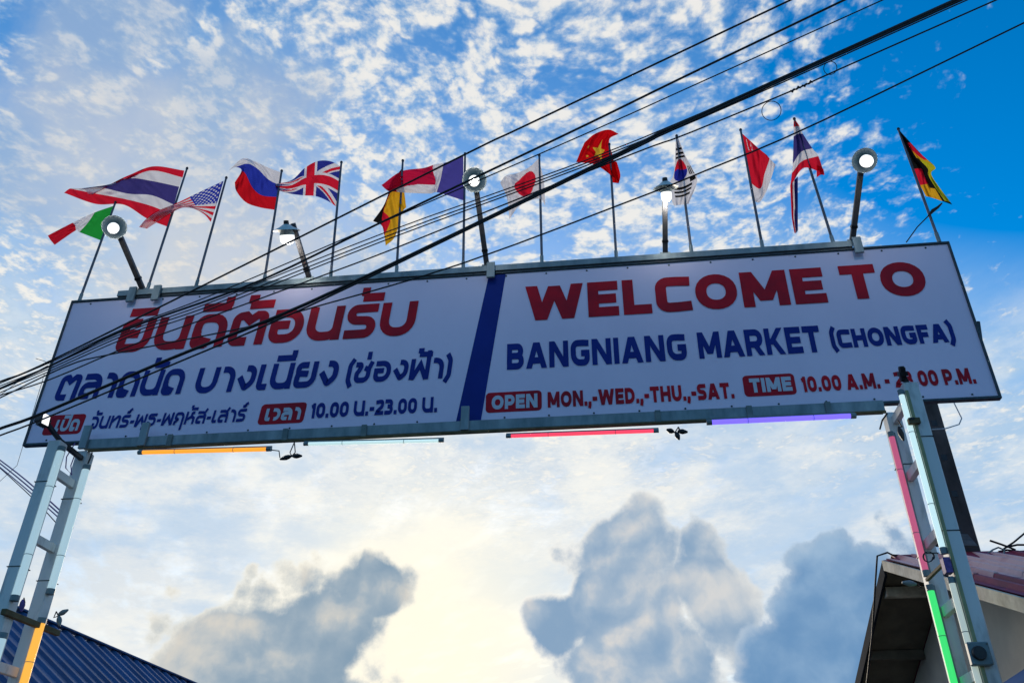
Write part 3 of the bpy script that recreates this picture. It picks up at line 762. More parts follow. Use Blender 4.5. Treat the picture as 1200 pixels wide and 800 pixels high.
# ------------------------------------------------------------------ flags
def cloth_mat():
    m = bpy.data.materials.new('printed_flag_cloth'); m.use_nodes = True; nt = m.node_tree; nt.nodes.clear()
    at_ = nt.nodes.new('ShaderNodeAttribute'); at_.attribute_name = 'print'
    df = nt.nodes.new('ShaderNodeBsdfDiffuse'); tr = nt.nodes.new('ShaderNodeBsdfTranslucent'); mx = nt.nodes.new('ShaderNodeMixShader')
    out = nt.nodes.new('ShaderNodeOutputMaterial')
    tcn = nt.nodes.new('ShaderNodeTexCoord')
    wv = nt.nodes.new('ShaderNodeTexNoise'); wv.inputs['Scale'].default_value = 60; wv.inputs['Detail'].default_value = 3
    nt.links.new(tcn.outputs['Object'], wv.inputs['Vector'])
    bp = nt.nodes.new('ShaderNodeBump'); bp.inputs['Strength'].default_value = .35; bp.inputs['Distance'].default_value = .004
    nt.links.new(wv.outputs[0], bp.inputs['Height'])
    for s in (df, tr):
        nt.links.new(at_.outputs['Color'], s.inputs['Color']); nt.links.new(bp.outputs[0], s.inputs['Normal'])
    mx.inputs[0].default_value = .66
    nt.links.new(df.outputs[0], mx.inputs[1]); nt.links.new(tr.outputs[0], mx.inputs[2]); nt.links.new(mx.outputs[0], out.inputs[0])
    return m
M['cloth'] = cloth_mat()
RED, WHT, BLU, GRN, GLD, BLK, NVY = (.74, .015, .04), (.80, .77, .80), (.03, .05, .42), (.02, .34, .05), (.80, .42, .02), (.012, .012, .012), (.02, .03, .20)
def cr(p0, p1, p2, p3, t):
    return .5 * ((2 * p1) + (-p0 + p2) * t + (2 * p0 - 5 * p1 + 4 * p2 - p3) * t * t + (-p0 + 3 * p1 - 3 * p2 + p3) * t ** 3)
def spline(pts, t):
    n = len(pts) - 1
    if n == 0: return pts[0]
    x = min(max(t, 0), .99999) * n; i = int(x); f = x - i
    p1, p2 = pts[i], pts[i + 1]
    p0 = pts[i - 1] if i else p1 * 2 - p2
    p3 = pts[i + 2] if i + 2 <= n else p2 * 2 - p1
    return cr(p0, p1, p2, p3, f)
def cloth(grid, paint, parent, nu=72, nv=48, amp=.05, waves=2.2, ph=0.0, y0=8.33, lean=.0, vs=None):
    """grid rows run top to bottom, columns hoist to fly, as photo pixels hung in the plane of the poles with folds in depth"""
    rows = [[Vector((*p, 0)) for p in r] for r in grid]
    nr = len(rows)
    bm = bmesh.new(); ly = bm.loops.layers.float_color.new('print'); V = []
    for j in range(nv + 1):
        v = j / nv
        vv = v if vs is None else (lambda: next(((k + (v - vs[k]) / (vs[k + 1] - vs[k])) / (nr - 1) for k in range(nr - 1) if v <= vs[k + 1] + 1e-9), 1))()
        r = []
        for i in range(nu + 1):
            u = i / nu
            p = spline([spline(q, u) for q in rows], vv)
            dy = amp * min(1, u * 3) * sin(2 * pi * waves * (u + .22 * v) + ph) + amp * .42 * min(1, u * 2.5) * sin(2 * pi * waves * 2.3 * (u - .35 * v) + ph * 2.1) + amp * .13 * sin(2 * pi * waves * 5.1 * (u * .8 + .6 * v) + 1.3) * min(1, u * 4) + lean * u
            r.append(bm.verts.new(at(p.x, p.y, y0 + dy)))
        V.append(r)
    for j in range(nv):
        for i in range(nu):
            f = bm.faces.new((V[j][i], V[j][i + 1], V[j + 1][i + 1], V[j + 1][i]))
            c = paint((i + .5) / nu, (j + .5) / nv)
            for l in f.loops: l[ly] = (*c, 1)
    me = bpy.data.meshes.new('cloth'); bm.to_mesh(me); bm.free(); me.materials.append(M['cloth']); me.shade_smooth()
    o = bpy.data.objects.new('cloth', me); col.objects.link(o); o.parent = parent
    o.matrix_parent_inverse = Matrix.Translation(-parent.location)
    return o
FG = 'flags flying along the top of the sign'
def flag(label, base, tip, grids, y=8.33, pr_=.017):
    b = at(*base, y); tp = at(*tip, y); b.z = min(b.z, 7.905)
    t = thing('flag', label, 'flag', b, FG)
    obj('pole', tube_pts([b, b.lerp(tp, .5), tp], [pr_, pr_ * .95, pr_ * .8], 10), M['pole'], t, True)
    d = (tp - b).normalized()
    obj('finial', tube_pts([tp, tp + d * .02, tp + d * .035], [pr_ * 1.1, pr_ * 1.1, pr_ * .4], 10), M['black'], t, True)
    obj('pole_sleeve', tube_pts([b, b + d * .14], pr_ * 1.35, 10), M['galv'], t, True)
    for k, g_ in enumerate(grids):
        g_ = dict(g_); cloth(g_.pop('grid'), g_.pop('paint'), t, **g_)
    return t
def hs(*bands):   # horizontal stripes from (limit, colour)
    return lambda u, v: next(c for l, c in bands if v <= l)
def vsx(*bands): return lambda u, v: next(c for l, c in bands if u <= l)
thai = hs((1 / 6, RED), (1 / 3, WHT), (2 / 3, (.06, .05, .22)), (5 / 6, WHT), (1.01, RED))
def star(cx, cy, r, u, v, asp, rot=0):
    x, y = (u - cx) * asp, (v - cy); d = sqrt(x * x + y * y)
    if d > r: return False
    a = (atan2(x, -y) + rot) % (2 * pi / 5); a = min(a, 2 * pi / 5 - a)
    # five pointed star boundary
    r0 = .382 * r; t = pi / 5
    ax, ay = r, 0; bx_, by_ = r0 * cos(t), r0 * sin(t)
    cx_, cy_ = cos(a), sin(a)
    den = cx_ * (by_ - ay) - cy_ * (bx_ - ax)
    return d < (ax * (by_ - ay) - ay * (bx_ - ax)) / den if abs(den) > 1e-9 else d < r
def us(u, v):
    if u < .27 and v < 7 / 13:
        gu, gv = u / .27, v / (7 / 13)
        for k in range(9):
            n = 6 if k % 2 == 0 else 5
            for q in range(n):
                cx, cy = (q + (.5 if n == 6 else 1)) / 6, (k + .5) / 9
                if (gu - cx) ** 2 * 1.0 + (gv - cy) ** 2 < .0014: return WHT
        return BLU
    return RED if int(v * 13) % 2 == 0 else WHT
def uk(u, v):
    x, y = (u - .5) * 2, (v - .5)              # 2:1
    if abs(y) < .12 or abs(x) < .13: return RED
    if abs(y) < .18 or abs(x) < .20: return WHT
    s = 1 if x * y < 0 else -1
    d = (y + s * x * .5) / 1.118
    dd = -d if x > 0 else d
    if s < 0: dd = dd
    if 0 < (dd if s > 0 else dd) < .067: return RED
    if abs(d) < .1: return WHT
    return (.03, .04, .30)
def japan(u, v): return RED if ((u - .40) * 1.25) ** 2 + ((v - .47 + .08 * sin(u * 9)) * 1.05) ** 2 < .33 ** 2 else WHT
def viet(u, v): return (.85, .55, .05) if star(.42, .50, .27, u, v, 1.5, .3) or star(.70, .28, .06, u, v, 1.5) or star(.72, .62, .07, u, v, 1.5) else (.66, .006, .01)
def korea(u, v):
    x, y = (u - .40) / .36, (v - .46) / .17
    if x * x + y * y < 1:
        return RED if y < .12 * sin(x * 3) else (.02, .03, .34)
    for cx, cy, w, h in ((.5, .205, .42, .075), (.52, .80, .30, .075)):
        if abs(u - cx) < w / 1.0 and abs(v - cy) < h and ((v - cy + h) / (2 * h) * 5) % 2 < 1.1: return BLK
    if .80 < u < .98 and abs(v - .50) < .075 and ((u - .80) / .18 * 5) % 2 < 1.2: return BLK
    if .76 < u < .96 and abs(v - .67) < .03: return BLK
    return WHT
def sing(u, v):
    if v > .5: return WHT
    if ((u - .22) * 1.5) ** 2 + (v - .07) ** 2 < .0028 and ((u - .24) * 1.5) ** 2 + (v - .07) ** 2 > .0022: return WHT
    for k in range(5):
        a = 2 * pi * k / 5
        if (((u - .36) * 1.5 - .04 * sin(a)) ** 2 + (v - .07 + .03 * cos(a)) ** 2) < .00016: return WHT
    return RED
ger = hs((1 / 3, BLK), (2 / 3, (.58, .01, .015)), (1.01, GLD))
def ger_fold(u, v):
    if u > .55 and .12 < v < .12 + .30 * u: return RED if v < .17 + .27 * (u - .55) * 2 and v < .34 else GLD
    if u > .62 and .30 < v < .98 and u > .52 + .30 * v: return (.55, .50, .02)
    if u < .40 + (.2 * (v - .5)) and v > .50: return RED if v < .84 else GLD
    if u < .72 and v > .88: return GLD
    return BLK

flag('small green white and red flag on the leftmost pole, beside a lamp', (92, 355), (135, 238),
     [dict(grid=[[(134, 241), (111, 249), (85, 261), (56, 276)], [(128, 262), (103, 261), (88, 264), (59, 281)], [(119, 282), (93, 272), (89, 270), (64, 287)]],
           paint=vsx((.34, GRN), (.66, WHT), (1.01, (.60, .012, .03))), amp=.035, waves=1.3)])
flag('largest flag, red white and blue stripes, streaming left from the second pole', (173, 338), (219, 198),
     [dict(grid=[[(216, 200), (180, 195), (152, 205), (135, 213), (110, 227)],
                 [(214, 208), (178, 200), (150, 210), (133, 216), (105, 229)],
                 [(210, 219), (177, 212), (152, 209), (128, 216), (99, 222)],
                 [(204, 240), (178, 229), (150, 227), (118, 220), (90, 221)],
                 [(201, 251), (176, 241), (145, 233), (107, 226), (82, 221)],
                 [(197, 266), (172, 256), (145, 240), (112, 239), (75, 226)]],
           paint=thai, vs=[0, 1 / 6, 1 / 3, 2 / 3, 5 / 6, 1], nu=96, amp=.06, waves=1.8)])
flag('star and stripe flag with a blue corner streaming left under the largest flag', (230, 334), (265, 209),
     [dict(grid=[[(262, 212), (232, 226), (205, 239), (185, 247), (172, 256), (163, 266)],
                 [(255, 236), (236, 239), (215, 242), (199, 246), (185, 253), (167, 267)],
                 [(247, 260), (239, 251), (225, 244), (212, 244), (197, 252), (172, 268)]],
           paint=us, nu=130, nv=104, amp=.03, waves=2.2, y0=8.27)])
flag('white blue and red striped flag whose white corner curls over at the far left', (310, 328), (330, 201),
     [dict(grid=[[(329, 202), (313, 196), (298, 189), (284, 186), (268, 200)],
                 [(327, 217), (314, 210), (302, 198), (290, 192), (276, 196)],
                 [(325, 231), (307, 229), (296, 220), (288, 204), (283, 200)],
                 [(322, 246), (304, 243), (288, 237), (277, 224), (275, 214)]],
           paint=hs((1 / 3, WHT), (2 / 3, BLU), (1.01, (.66, .01, .02))), amp=.045, waves=1.5)])
flag('blue flag with crossed red and white bars, its far end pinched to a point', (388, 322), (400, 191),
     [dict(grid=[[(399, 195), (387, 189), (372, 189), (357, 197), (342, 211), (322, 216)],
                 [(397, 218), (385, 212), (371, 210), (356, 213), (341, 219), (323, 219)],
                 [(394, 242), (383, 235), (370, 230), (355, 229), (340, 227), (324, 223)]],
           paint=uk, nu=140, nv=110, amp=.035, waves=1.8)])
flag('black red and gold flag drooping, left of the blue white and red one', (465, 317), (472, 189),
     [dict(grid=[[(471, 197), (460, 214), (450, 240), (437, 259)],
                 [(471, 203), (461, 219), (450, 246), (447, 264)],
                 [(472, 210), (463, 228), (457, 254), (450, 274)],
                 [(476, 243), (471, 250), (463, 277), (452, 288)]],
           paint=lambda u, v: BLK if v < .2 + .14 * u else (RED if (v < .24 + .14 * u or (u > .70 and v < .72 and v > .2 + .2 * (u - .7))) else GLD), amp=.05, waves=1.4, y0=8.36)])
flag('blue white and red flag streaming left beside the middle lamp', (543, 311), (545, 181),
     [dict(grid=[[(543, 183), (524, 190), (509, 193), (496, 197), (470, 201), (447, 217)],
                 [(543, 209), (520, 208), (511, 212), (508, 213), (474, 213), (451, 221)],
                 [(543, 235), (515, 226), (508, 226), (503, 227), (477, 226), (455, 224)]],
           paint=lambda u, v: (.08, .07, .34) if u < .25 else (WHT if u < .42 + .25 * v or (v > .62 and u < .90 and v > .62 + .9 * max(0, u - .70)) else (.60, .012, .06)), amp=.05, waves=1.6, y0=8.30)])
flag('white flag with a red disc, hanging ragged behind the cables', (635, 305), (632, 183),
     [dict(grid=[[(631, 186), (620, 196), (606, 203), (593, 206), (586, 214)],
                 [(637, 210), (622, 213), (611, 219), (600, 222), (594, 232)],
                 [(639, 241), (633, 233), (619, 236), (607, 243), (597, 257)]],
           paint=japan, amp=.05, waves=1.6)])
flag('plain red flag with yellow stars blown up over the top of its pole', (722, 299), (714, 170),
     [dict(grid=[[(725, 157), (713, 152), (697, 157), (685, 167)],
                 [(714, 164), (706, 168), (690, 174), (680, 178)],
                 [(718, 183), (707, 187), (691, 184), (676, 188)],
                 [(726, 214), (714, 204), (697, 193), (675, 190)]],
           paint=viet, nu=110, nv=90, amp=.05, waves=1.5),
      dict(grid=[[(713, 186), (723, 190)], [(714, 202), (727, 205)], [(718, 214), (725, 215)]], paint=lambda u, v: (.66, .006, .01), nu=12, nv=20, amp=.03, y0=8.35)])
flag('white flag with a red and blue disc and black bars, hanging folded', (810, 293), (793, 160),
     [dict(grid=[[(792, 162), (793, 162), (795, 162)],
                 [(791, 185), (797, 183), (803, 182)],
                 [(789, 205), (799, 201), (812, 199)],
                 [(782, 222), (800, 221), (817, 212)],
                 [(790, 241), (798, 240), (807, 239)]],
           paint=korea, nu=90, nv=130, amp=.04, waves=1.1)])
flag('red over white flag with a tiny crescent, hanging folded on its pole', (893, 287), (868, 153),
     [dict(grid=[[(868, 155), (878, 164), (889, 174), (899, 182)],
                 [(878, 213), (891, 221), (896, 204), (902, 186)],
                 [(882, 234), (890, 237), (899, 222), (909, 193)]],
           paint=sing, nu=90, nv=90, amp=.035, waves=1.2)])
flag('red white and blue striped flag hanging in a long twisted tail', (976, 282), (931, 140),
     [dict(grid=[[(930, 142), (931, 142), (933, 142)],
                 [(930, 149), (933, 148), (937, 148)],
                 [(930, 160), (935, 157), (941, 157)],
                 [(929, 192), (939, 178), (952, 174)],
                 [(928, 203), (940, 189), (959, 183)],
                 [(926, 219), (942, 197), (966, 204)]],
           paint=thai, vs=[0, 1 / 6, 1 / 3, 2 / 3, 5 / 6, 1], amp=.045, waves=1.1),
      dict(grid=[[(926, 217), (930, 212), (935, 207)], [(927, 240), (931, 240), (935, 240)], [(928, 256), (931, 256), (935, 262)], [(931, 273), (933, 273), (935, 270)]],
           paint=vsx((.35, RED), (.6, WHT), (1.01, NVY)), nu=24, nv=40, amp=.03, y0=8.36),
      dict(grid=[[(957, 193), (965, 198)], [(957, 201), (966, 205)], [(957, 208), (963, 204)]], paint=lambda u, v: RED, nu=12, nv=12, amp=.02, y0=8.38)])
flag('black red and gold flag hanging folded on the rightmost pole', (1101, 284), (1053, 152),
     [dict(grid=[[(1053, 153), (1054, 153), (1055, 154)],
                 [(1064, 184), (1071, 182), (1080, 181)],
                 [(1070, 198), (1082, 197), (1096, 196)],
                 [(1075, 211), (1085, 208), (1092, 206)],
                 [(1085, 230), (1096, 233), (1116, 240)]],
           paint=ger_fold, nu=90, nv=110, amp=.035, waves=1.2)])
cord('wire', 'dark cord tied from the sign corner across the rightmost flag pole', [at(1062, 284, 8.3), at(1075, 266, 8.28), at(1088, 253, 8.27)], .007, M['cable'])
cord('wire', 'frayed dark cord end knotted behind the rightmost flag pole', [at(1088, 253, 8.27), at(1093, 247, 8.26), at(1099, 243, 8.26), at(1104, 238, 8.25)], [.010, .022, .016, .008], M['cable'])

# ------------------------------------------------------------------ overhead cables
CG = 'overhead cables crossing in front of the sign'
def cable(label, pts, wpx, m=None, name='overhead_cable', grp=CG, yl=7.25, yr=4.6):
    """photo points left to right; the span comes from the far left towards and over the viewer's right"""
    x0, x1 = -90, 1300
    P = []
    pts = [Vector((*p, 0)) for p in pts]
    d0 = (pts[0] - pts[1]).normalized(); d1 = (pts[-1] - pts[-2]).normalized()
    if pts[0].x < 40: pts = [pts[0] + d0 * 90] + pts
    if pts[-1].y < 60: pts = pts + [pts[-1] + d1 * 130]
    n = 40
    for i in range(n + 1):
        q = spline(pts, i / n)
        f = (q.x - x0) / (x1 - x0)
        Y = 1 / ((1 - f) / yl + f / yr)
        P.append(at(q.x, q.y, Y))
    rad = [max(.0025, wpx / 2 * pxm(p)) if isinstance(wpx, (int, float)) else 1 for p in P]
    r_ = sum(rad) / len(rad)
    return tag(obj(name, tube_pts(P, r_, 8), m or M['cable'], None, True), label, 'cable', grp)
cable('topmost black cable, leaving the picture top furthest left', [(0, 447), (50, 427), (245, 331), (545, 181), (610, 150), (800, 60), (927, 0)], 2.2)
cable('second black cable from the top, just below the topmost one', [(0, 455), (60, 428), (150, 385), (302, 330), (450, 259), (679, 150), (800, 91), (990, 0)], 2.5)
cable('thin cable, third from the top where the cables leave the picture', [(0, 449), (60, 424), (150, 383), (250, 345), (470, 251), (702, 150), (800, 106), (1035, 0)], 1.4)
cable('thickest black cable of the bundle', [(0, 502), (50, 484), (200, 420), (350, 360), (550, 266), (750, 168), (800, 144), (1122, 0)], 3.9)
cable('black cable hugging the underside of the thickest one', [(0, 510), (50, 491), (200, 428), (350, 364), (550, 268), (750, 171), (800, 147), (1128, 0)], 2.2, yl=7.2, yr=4.5)
cable('thin reddish cable above the pair of thin black ones', [(0, 452), (60, 428), (150, 388), (250, 353), (450, 273), (750, 163), (1117, 0)], 1.3, M['cable_red'])
cable('upper of the pair of thin black cables under the reddish one', [(0, 456), (60, 431), (150, 391), (250, 357), (450, 278), (750, 166), (1124, 0)], 1.4, yl=7.22)
cable('lower of the pair of thin black cables under the reddish one', [(0, 460), (60, 434), (150, 395), (250, 361), (450, 282), (750, 169), (1134, 0)], 1.4, yl=7.2)
cable('thin cable carrying two wire hoops and a taped joint', [(0, 463), (60, 444), (150, 406), (250, 370), (375, 324), (450, 296), (550, 256), (750, 177), (800, 159), (927, 107), (980, 83), (1168, 0)], 1.7)
cable('lowest cable at the right, crossing the red and white flag', [(0, 466), (80, 428), (135, 414), (300, 381), (350, 365), (532, 312), (750, 231), (827, 200), (950, 148), (1200, 27)], 1.8, yr=4.8)
def hoop(cx, cy, rpx, label):
    Y = 1 / ((1 - (cx + 90) / 1390) / 7.25 + ((cx + 90) / 1390) / 4.6)
    c = at(cx, cy, Y); r = rpx * pxm(c)
    return cord('wire_hoop', label, [c + Vector((r * cos(k * pi / 12), -.62 * r * sin(k * pi / 12), r * .78 * sin(k * pi / 12))) for k in range(25)], .0032, M['cable'], 'wire')
hoop(904, 130, 11, 'larger thin wire hoop hanging on the cable, left of the taped joint')
hoop(973, 80, 7.5, 'smaller wire hoop hanging on the cable, right of the taped joint')
Yk = 1 / ((1 - (940 + 90) / 1390) / 7.25 + ((940 + 90) / 1390) / 4.6)
tj = [at(926 + k * 2.4, 107.2 - k * 1.06 + (1.2 if k % 2 else -.8), Yk) for k in range(12)]
cord('cable_joint', 'ragged taped joint on the cable between the two wire hoops', tj, [.006 + .007 * (k % 3 == 1) for k in range(12)], M['cable'], 'cable joint')
cord('wire', 'faint pale wire rising to the cables at the far left edge, upper one', [at(-20, 478, 8.9), at(20, 448, 8.9), at(56, 428, 8.9)], .004, M['wire_white'])
cord('wire', 'faint thin wire rising steeply to the cables at the far left edge', [at(-20, 582, 8.9), at(20, 545, 8.9), at(52, 438, 7.6)], .003, M['cable'])
cord('wire', 'short loose wire end sticking up from the cables beyond the left end of the sign', [at(42, 420, 7.1), at(52, 423, 7.1), at(62, 429, 7.1)], .003, M['cable'])
# telephone cables behind the left post
for k, (a, b_, c_, w, mm, lb) in enumerate([((-20, 524), (30, 562), (84, 610), 1.6, 'cable_violet', 'uppermost violet cable passing behind the left post'),
        ((-20, 527), (30, 567), (84, 615), 1.6, 'cable_violet', 'second violet cable passing behind the left post'),
        ((-20, 531), (30, 572), (83, 619), 1.3, 'cable_violet', 'third violet cable passing behind the left post'),
        ((-20, 530), (40, 585), (80, 628), 1.1, 'cable', 'thin black cable lowest of those behind the left post')]):
    P_ = [at(*spline([Vector((*q, 0)) for q in (a, b_, c_)], i / 10).xy, 10.5 - i * .21) for i in range(11)]
    cord('telephone_cable', lb, P_, w / 2 * pxm(P_[5]), M[mm], 'cable', 'telephone cables behind the left post')

# ------------------------------------------------------------------ concrete utility pole behind the sign
up0 = thing('utility_pole', 'weathered dark concrete utility pole behind the right end of the sign', 'utility pole', (4.80, 12.0, 0))
zt = 7.62
ppx, ppy = 4.80, 12.0
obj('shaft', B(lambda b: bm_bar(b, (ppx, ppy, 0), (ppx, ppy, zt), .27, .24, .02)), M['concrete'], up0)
for k in range(4):
    box_obj('step_hole', M['black'], up0, ppx - .045, ppx + .045, ppy - .124, ppy - .118, 6.05 + k * .55, 6.15 + k * .55)
fl = thing('flashing_plate', 'dark metal sheet round the utility pole where it meets the red roof', 'metal sheet', (4.7, 11.4, 5.1))
c4 = [at(1084, 626, 11.8), at(1134, 628, 11.8), at(1146, 642, 10.9), at(1084, 640, 10.9)]
def slab(name, m, parent, pts, th):
    b = bmesh.new(); n_ = (pts[1] - pts[0]).cross(pts[2] - pts[0]).normalized() * th
    lo = [b.verts.new(p - n_) for p in pts]; hi = [b.verts.new(p) for p in pts]
    b.faces.new(lo); b.faces.new(hi[::-1])
    for i in range(len(pts)): b.faces.new((lo[i], lo[(i + 1) % len(pts)], hi[(i + 1) % len(pts)], hi[i]))
    return obj(name, b, m, parent)
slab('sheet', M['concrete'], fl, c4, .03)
obj('bolt', tube_pts([c4[1] + Vector((-.08, 0, 0)), c4[1] + Vector((-.08, 0, .12))], .02, 8), M['black'], fl)

# ------------------------------------------------------------------ house with the red roof, behind the right post
HX, HY, HZ, PT = 3.377, 11.0, 4.914, radians(22)
hs_ = thing('house', 'house with faded red ribbed roof, cream verge board and grey wall at the lower right', 'house', (6.5, 11.0, 0))
tp_ = math.tan(PT); LX = 10.5
def zr_(y): return HZ - abs(y - HY) * tp_
# near slope: roof sheets side by side, each with two raised ribs, running from ridge to eave
yE = 5.6; yF = 18.5
def sheet(x0, x1, ya, yb, m):
    b = bmesh.new(); prof = []
    xs = [x0, x0 + .10, x0 + .125, x0 + .165, x0 + .19, x0 + .29, x0 + .315, x0 + .355, x0 + .38, x1]
    hh = [0, 0, .05, .05, 0, 0, .05, .05, 0, 0]
    top = [[b.verts.new((x, y, zr_(y) + .02 + h)) for x, h in zip(xs, hh)] for y in (ya, yb)]
    bot = [[b.verts.new((x, y, zr_(y) + .008 + h)) for x, h in zip(xs, hh)] for y in (ya, yb)]
    for g_ in (top, bot):
        for i in range(len(xs) - 1): b.faces.new((g_[0][i], g_[0][i + 1], g_[1][i + 1], g_[1][i]))
    for e in (0, 1):
        for i in range(len(xs) - 1): b.faces.new((top[e][i], top[e][i + 1], bot[e][i + 1], bot[e][i]))
    return obj('roof_sheet', b, m, hs_)
random.seed(3)
for k in range(20):
    x0 = HX + .02 + k * .46
    for lo, hi in ((HY - .03, HY - 2.2), (HY - 2.15, yE)):
        s_ = sheet(x0, x0 + .458, lo, hi, M['tile_ridge' if (k == 0 and hi == yE) or (k == 3 and hi != yE) else 'tile_red'])
        if hi != yE: s_.location.z += .014
slab('far_roof_sheet', M['tile_ridge'], hs_, [Vector((HX, HY + .02, HZ + .02)), Vector((HX + LX, HY + .02, HZ + .02)), Vector((HX + LX, yF, zr_(yF))), Vector((HX, yF, zr_(yF)))], .03)
# stepped ridge pieces
for k in range(12):
    x0 = HX + .1 + k * .62
    dz_ = .012 * (k % 2)
    b = bmesh.new(); P3 = [(-.26, -.26 * tp_ + .035), (0, .075), (.2, -.2 * tp_ + .045)]
    a_ = [[b.verts.new((x, HY + yy, HZ + zz + dz_ + off)) for yy, zz in P3] for x in (x0, x0 + .60) for off in (0,)]
    b_ = [[b.verts.new((x, HY + yy, HZ + zz + dz_ - .015)) for yy, zz in P3] for x in (x0, x0 + .60)]
    for g_ in (a_, b_):
        for i in range(2): b.faces.new((g_[0][i], g_[0][i + 1], g_[1][i + 1], g_[1][i]))
    for e in (0, 1):
        for i in range(2): b.faces.new((a_[e][i], a_[e][i + 1], b_[e][i + 1], b_[e][i]))
    for i in (0, 2): b.faces.new((a_[0][i], a_[1][i], b_[1][i], b_[0][i]))
    obj('ridge_cap', b, M['tile_ridge'], hs_)
# verge boards
def verge(name, m, x0, x1, ya, yb, za, zb_, wdt):
    b = bmesh.new(); q = []
    for x in (x0, x1):
        q.append([b.verts.new((x, ya, za)), b.verts.new((x, yb, zb_)), b.verts.new((x, yb, zb_ - wdt)), b.verts.new((x, ya, za - wdt))])
    b.faces.new(q[0]); b.faces.new(q[1][::-1])
    for i in range(4): b.faces.new((q[0][i], q[0][(i + 1) % 4], q[1][(i + 1) % 4], q[1][i]))
    return obj(name, b, m, hs_)
verge('verge_board', M['cream'], HX - .03, HX, HY, yE, HZ + .01, zr_(yE) + .01, .13)
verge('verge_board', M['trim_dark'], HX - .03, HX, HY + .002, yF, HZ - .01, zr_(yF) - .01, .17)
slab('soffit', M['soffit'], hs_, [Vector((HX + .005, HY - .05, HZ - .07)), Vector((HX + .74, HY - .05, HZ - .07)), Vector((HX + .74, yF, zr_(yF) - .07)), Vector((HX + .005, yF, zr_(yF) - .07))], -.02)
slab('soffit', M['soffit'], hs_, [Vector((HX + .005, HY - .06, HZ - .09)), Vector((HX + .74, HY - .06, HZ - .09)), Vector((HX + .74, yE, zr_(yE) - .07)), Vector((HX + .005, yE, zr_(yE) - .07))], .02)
pa, pb = at(1036, 669, 11.2), at(1072, 679, 11.2)
box_obj('purlin_end', M['cream'], hs_, HX + .03, HX + .75, HY + .30, HY + .42, HZ - .36, HZ - .24)
for yy in (12.6, 14.2, 15.8):
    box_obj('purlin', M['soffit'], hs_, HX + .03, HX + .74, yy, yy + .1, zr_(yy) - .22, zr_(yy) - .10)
# gable wall and front wall
WX = HX + .75
b = bmesh.new(); yw0, yw1 = 6.4, 17.8
w1 = [b.verts.new(p) for p in ((WX, yw0, 0), (WX, yw0, zr_(yw0) - .10), (WX, HY, HZ - .10), (WX, yw1, zr_(yw1) - .10), (WX, yw1, 0))]
w2_ = [b.verts.new((v.co.x + .15, v.co.y, v.co.z)) for v in w1]
b.faces.new(w1); b.faces.new(w2_[::-1])
for i in range(5): b.faces.new((w1[i], w1[(i + 1) % 5], w2_[(i + 1) % 5], w2_[i]))
obj('gable_wall', b, M['wall'], hs_)
box_obj('front_wall', M['wall'], hs_, WX + .16, WX + 9, yw0, yw0 + .15, 0, zr_(yw0) - .12)
box_obj('back_wall', M['wall'], hs_, WX + .16, WX + 9, yw1 - .15, yw1, 0, zr_(yw1) - .12)
def on_wall(px, py):      # a pixel carried to the gable wall plane
    v = ray(px, py); v = v * ((WX - .03) / v.x); return v + EYE
obj('conduit', tube_pts([on_wall(1132, 692), on_wall(1160, 698), on_wall(1204, 705)], .028, 8), M['box'], hs_, True)
obj('vent_gap', B(lambda q: bm_box(q, WX - .012, WX - .002, on_wall(1128, 690).y - .25, on_wall(1128, 690).y + .35, on_wall(1128, 690).z - .10, on_wall(1128, 690).z + .10)), M['black'], hs_)
def roofpt(px, py):       # onto the near roof slope, a little above it
    v = ray(px, py); t_ = (HZ + .10 - HY * tp_ - EYE.z) / (v.z - v.y * tp_); return EYE + v * t_
tangle = thing('wire_tangle', 'tangle of loose wires lying on the red roof ridge', 'wires', (5.4, 11, 5.1))
for q in ([(1160, 633), (1172, 637), (1183, 641), (1190, 644)], [(1176, 643), (1188, 635), (1200, 625), (1212, 614)], [(1178, 641), (1192, 638), (1206, 638)], [(1170, 646), (1180, 644), (1195, 646), (1208, 645)]):
    obj('lead', tube_pts([at(x, y, 11.0) for x, y in q], .013, 6), M['cable'], tangle, True)
obj('lead', tube_pts([at(x, y, 10.9) for x, y in [(1140, 653), (1155, 650), (1163, 644), (1170, 641), (1177, 644), (1176, 650)]], .011, 6), M['box'], tangle, True)
cord('wire', 'thin black wire bent over the roof peak and hanging down beside the dark overhang', [at(1068, 652, 10.9), at(1046, 650, 10.9), at(1040, 647, 10.9), at(1028, 651, 10.9), at(1026, 680, 10.9), at(1022, 745, 11.2), at(1017, 790, 11.6), at(1012, 830, 12)], .012, M['cable'])
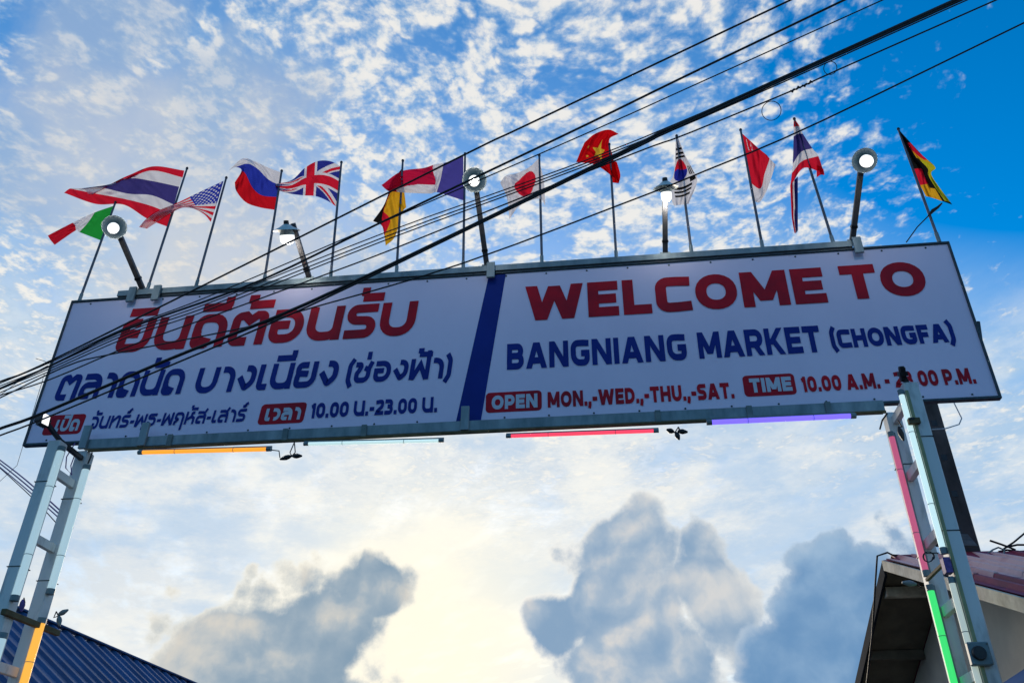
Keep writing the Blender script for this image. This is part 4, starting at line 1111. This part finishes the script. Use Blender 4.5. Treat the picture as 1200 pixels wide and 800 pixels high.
# blue awning corner low at the right edge
aw = thing('awning', 'corner of a blue awning at the lower right edge', 'awning', atz(1215, 800, 3.0))
aa = [at(1172, 806, 7.0), at(1215, 778, 7.0), at(1260, 800, 6.0), at(1200, 840, 6.0)]
slab('awning_sheet', M['blue_roof'], aw, aa, .02)
obj('awning_edge', tube_pts([aa[0], aa[1]], .02, 8), M['box'], aw)

# ------------------------------------------------------------------ long blue roof at the lower left
br = thing('market_hall', 'long hall with a blue ribbed metal roof behind the left post', 'building', (-9, 20, 0))
RX, RZ, PB = -9.43, 5.0, radians(36)
tb_ = math.tan(PB); pitch = .40; EX = 5.2
def hall_sheet(y0, side):
    b = bmesh.new(); ys_, hs2 = [], []
    for k in range(4):
        yy = y0 + k * pitch
        ys_ += [yy, yy + .22, yy + .27, yy + .35]; hs2 += [0, 0, .05, .05]
    ys_.append(y0 + 4 * pitch - .002); hs2.append(0)
    rows = []
    for off in (0, -.012):
        rows.append([[b.verts.new((RX + side * d, y, RZ - d * tb_ + h + off)) for y, h in zip(ys_, hs2)] for d in (0, EX)])
    for g_ in rows:
        for i in range(len(ys_) - 1): b.faces.new((g_[0][i], g_[0][i + 1], g_[1][i + 1], g_[1][i]))
    for e in (0, 1):
        for i in range(len(ys_) - 1): b.faces.new((rows[0][e][i], rows[0][e][i + 1], rows[1][e][i + 1], rows[1][e][i]))
    return obj('roof_sheet', b, M['blue_roof'], br)
proto = None
for k in range(17):
    if proto is None:
        proto = hall_sheet(8.0, 1)
    else:
        c_ = proto.copy(); col.objects.link(c_); c_.location.y += k * 1.6; c_.location.z += .0015 * (k % 3)
slab('far_roof_slope', M['blue_roof'], br, [Vector((RX - .02, 8, RZ - .01)), Vector((RX - .02, 34, RZ - .01)), Vector((RX - 5, 34, RZ - 5 * tb_)), Vector((RX - 5, 8, RZ - 5 * tb_))], .03)
bar_obj('ridge_cap', M['blue_roof'], br, (RX, 8, RZ + .045), (RX, 34, RZ + .045), .16, .03)
box_obj('hall_wall', M['wall'], br, RX - 4.4, RX + 4.4, 8.6, 33.5, 0, RZ - 5.0 * tb_ + .1)
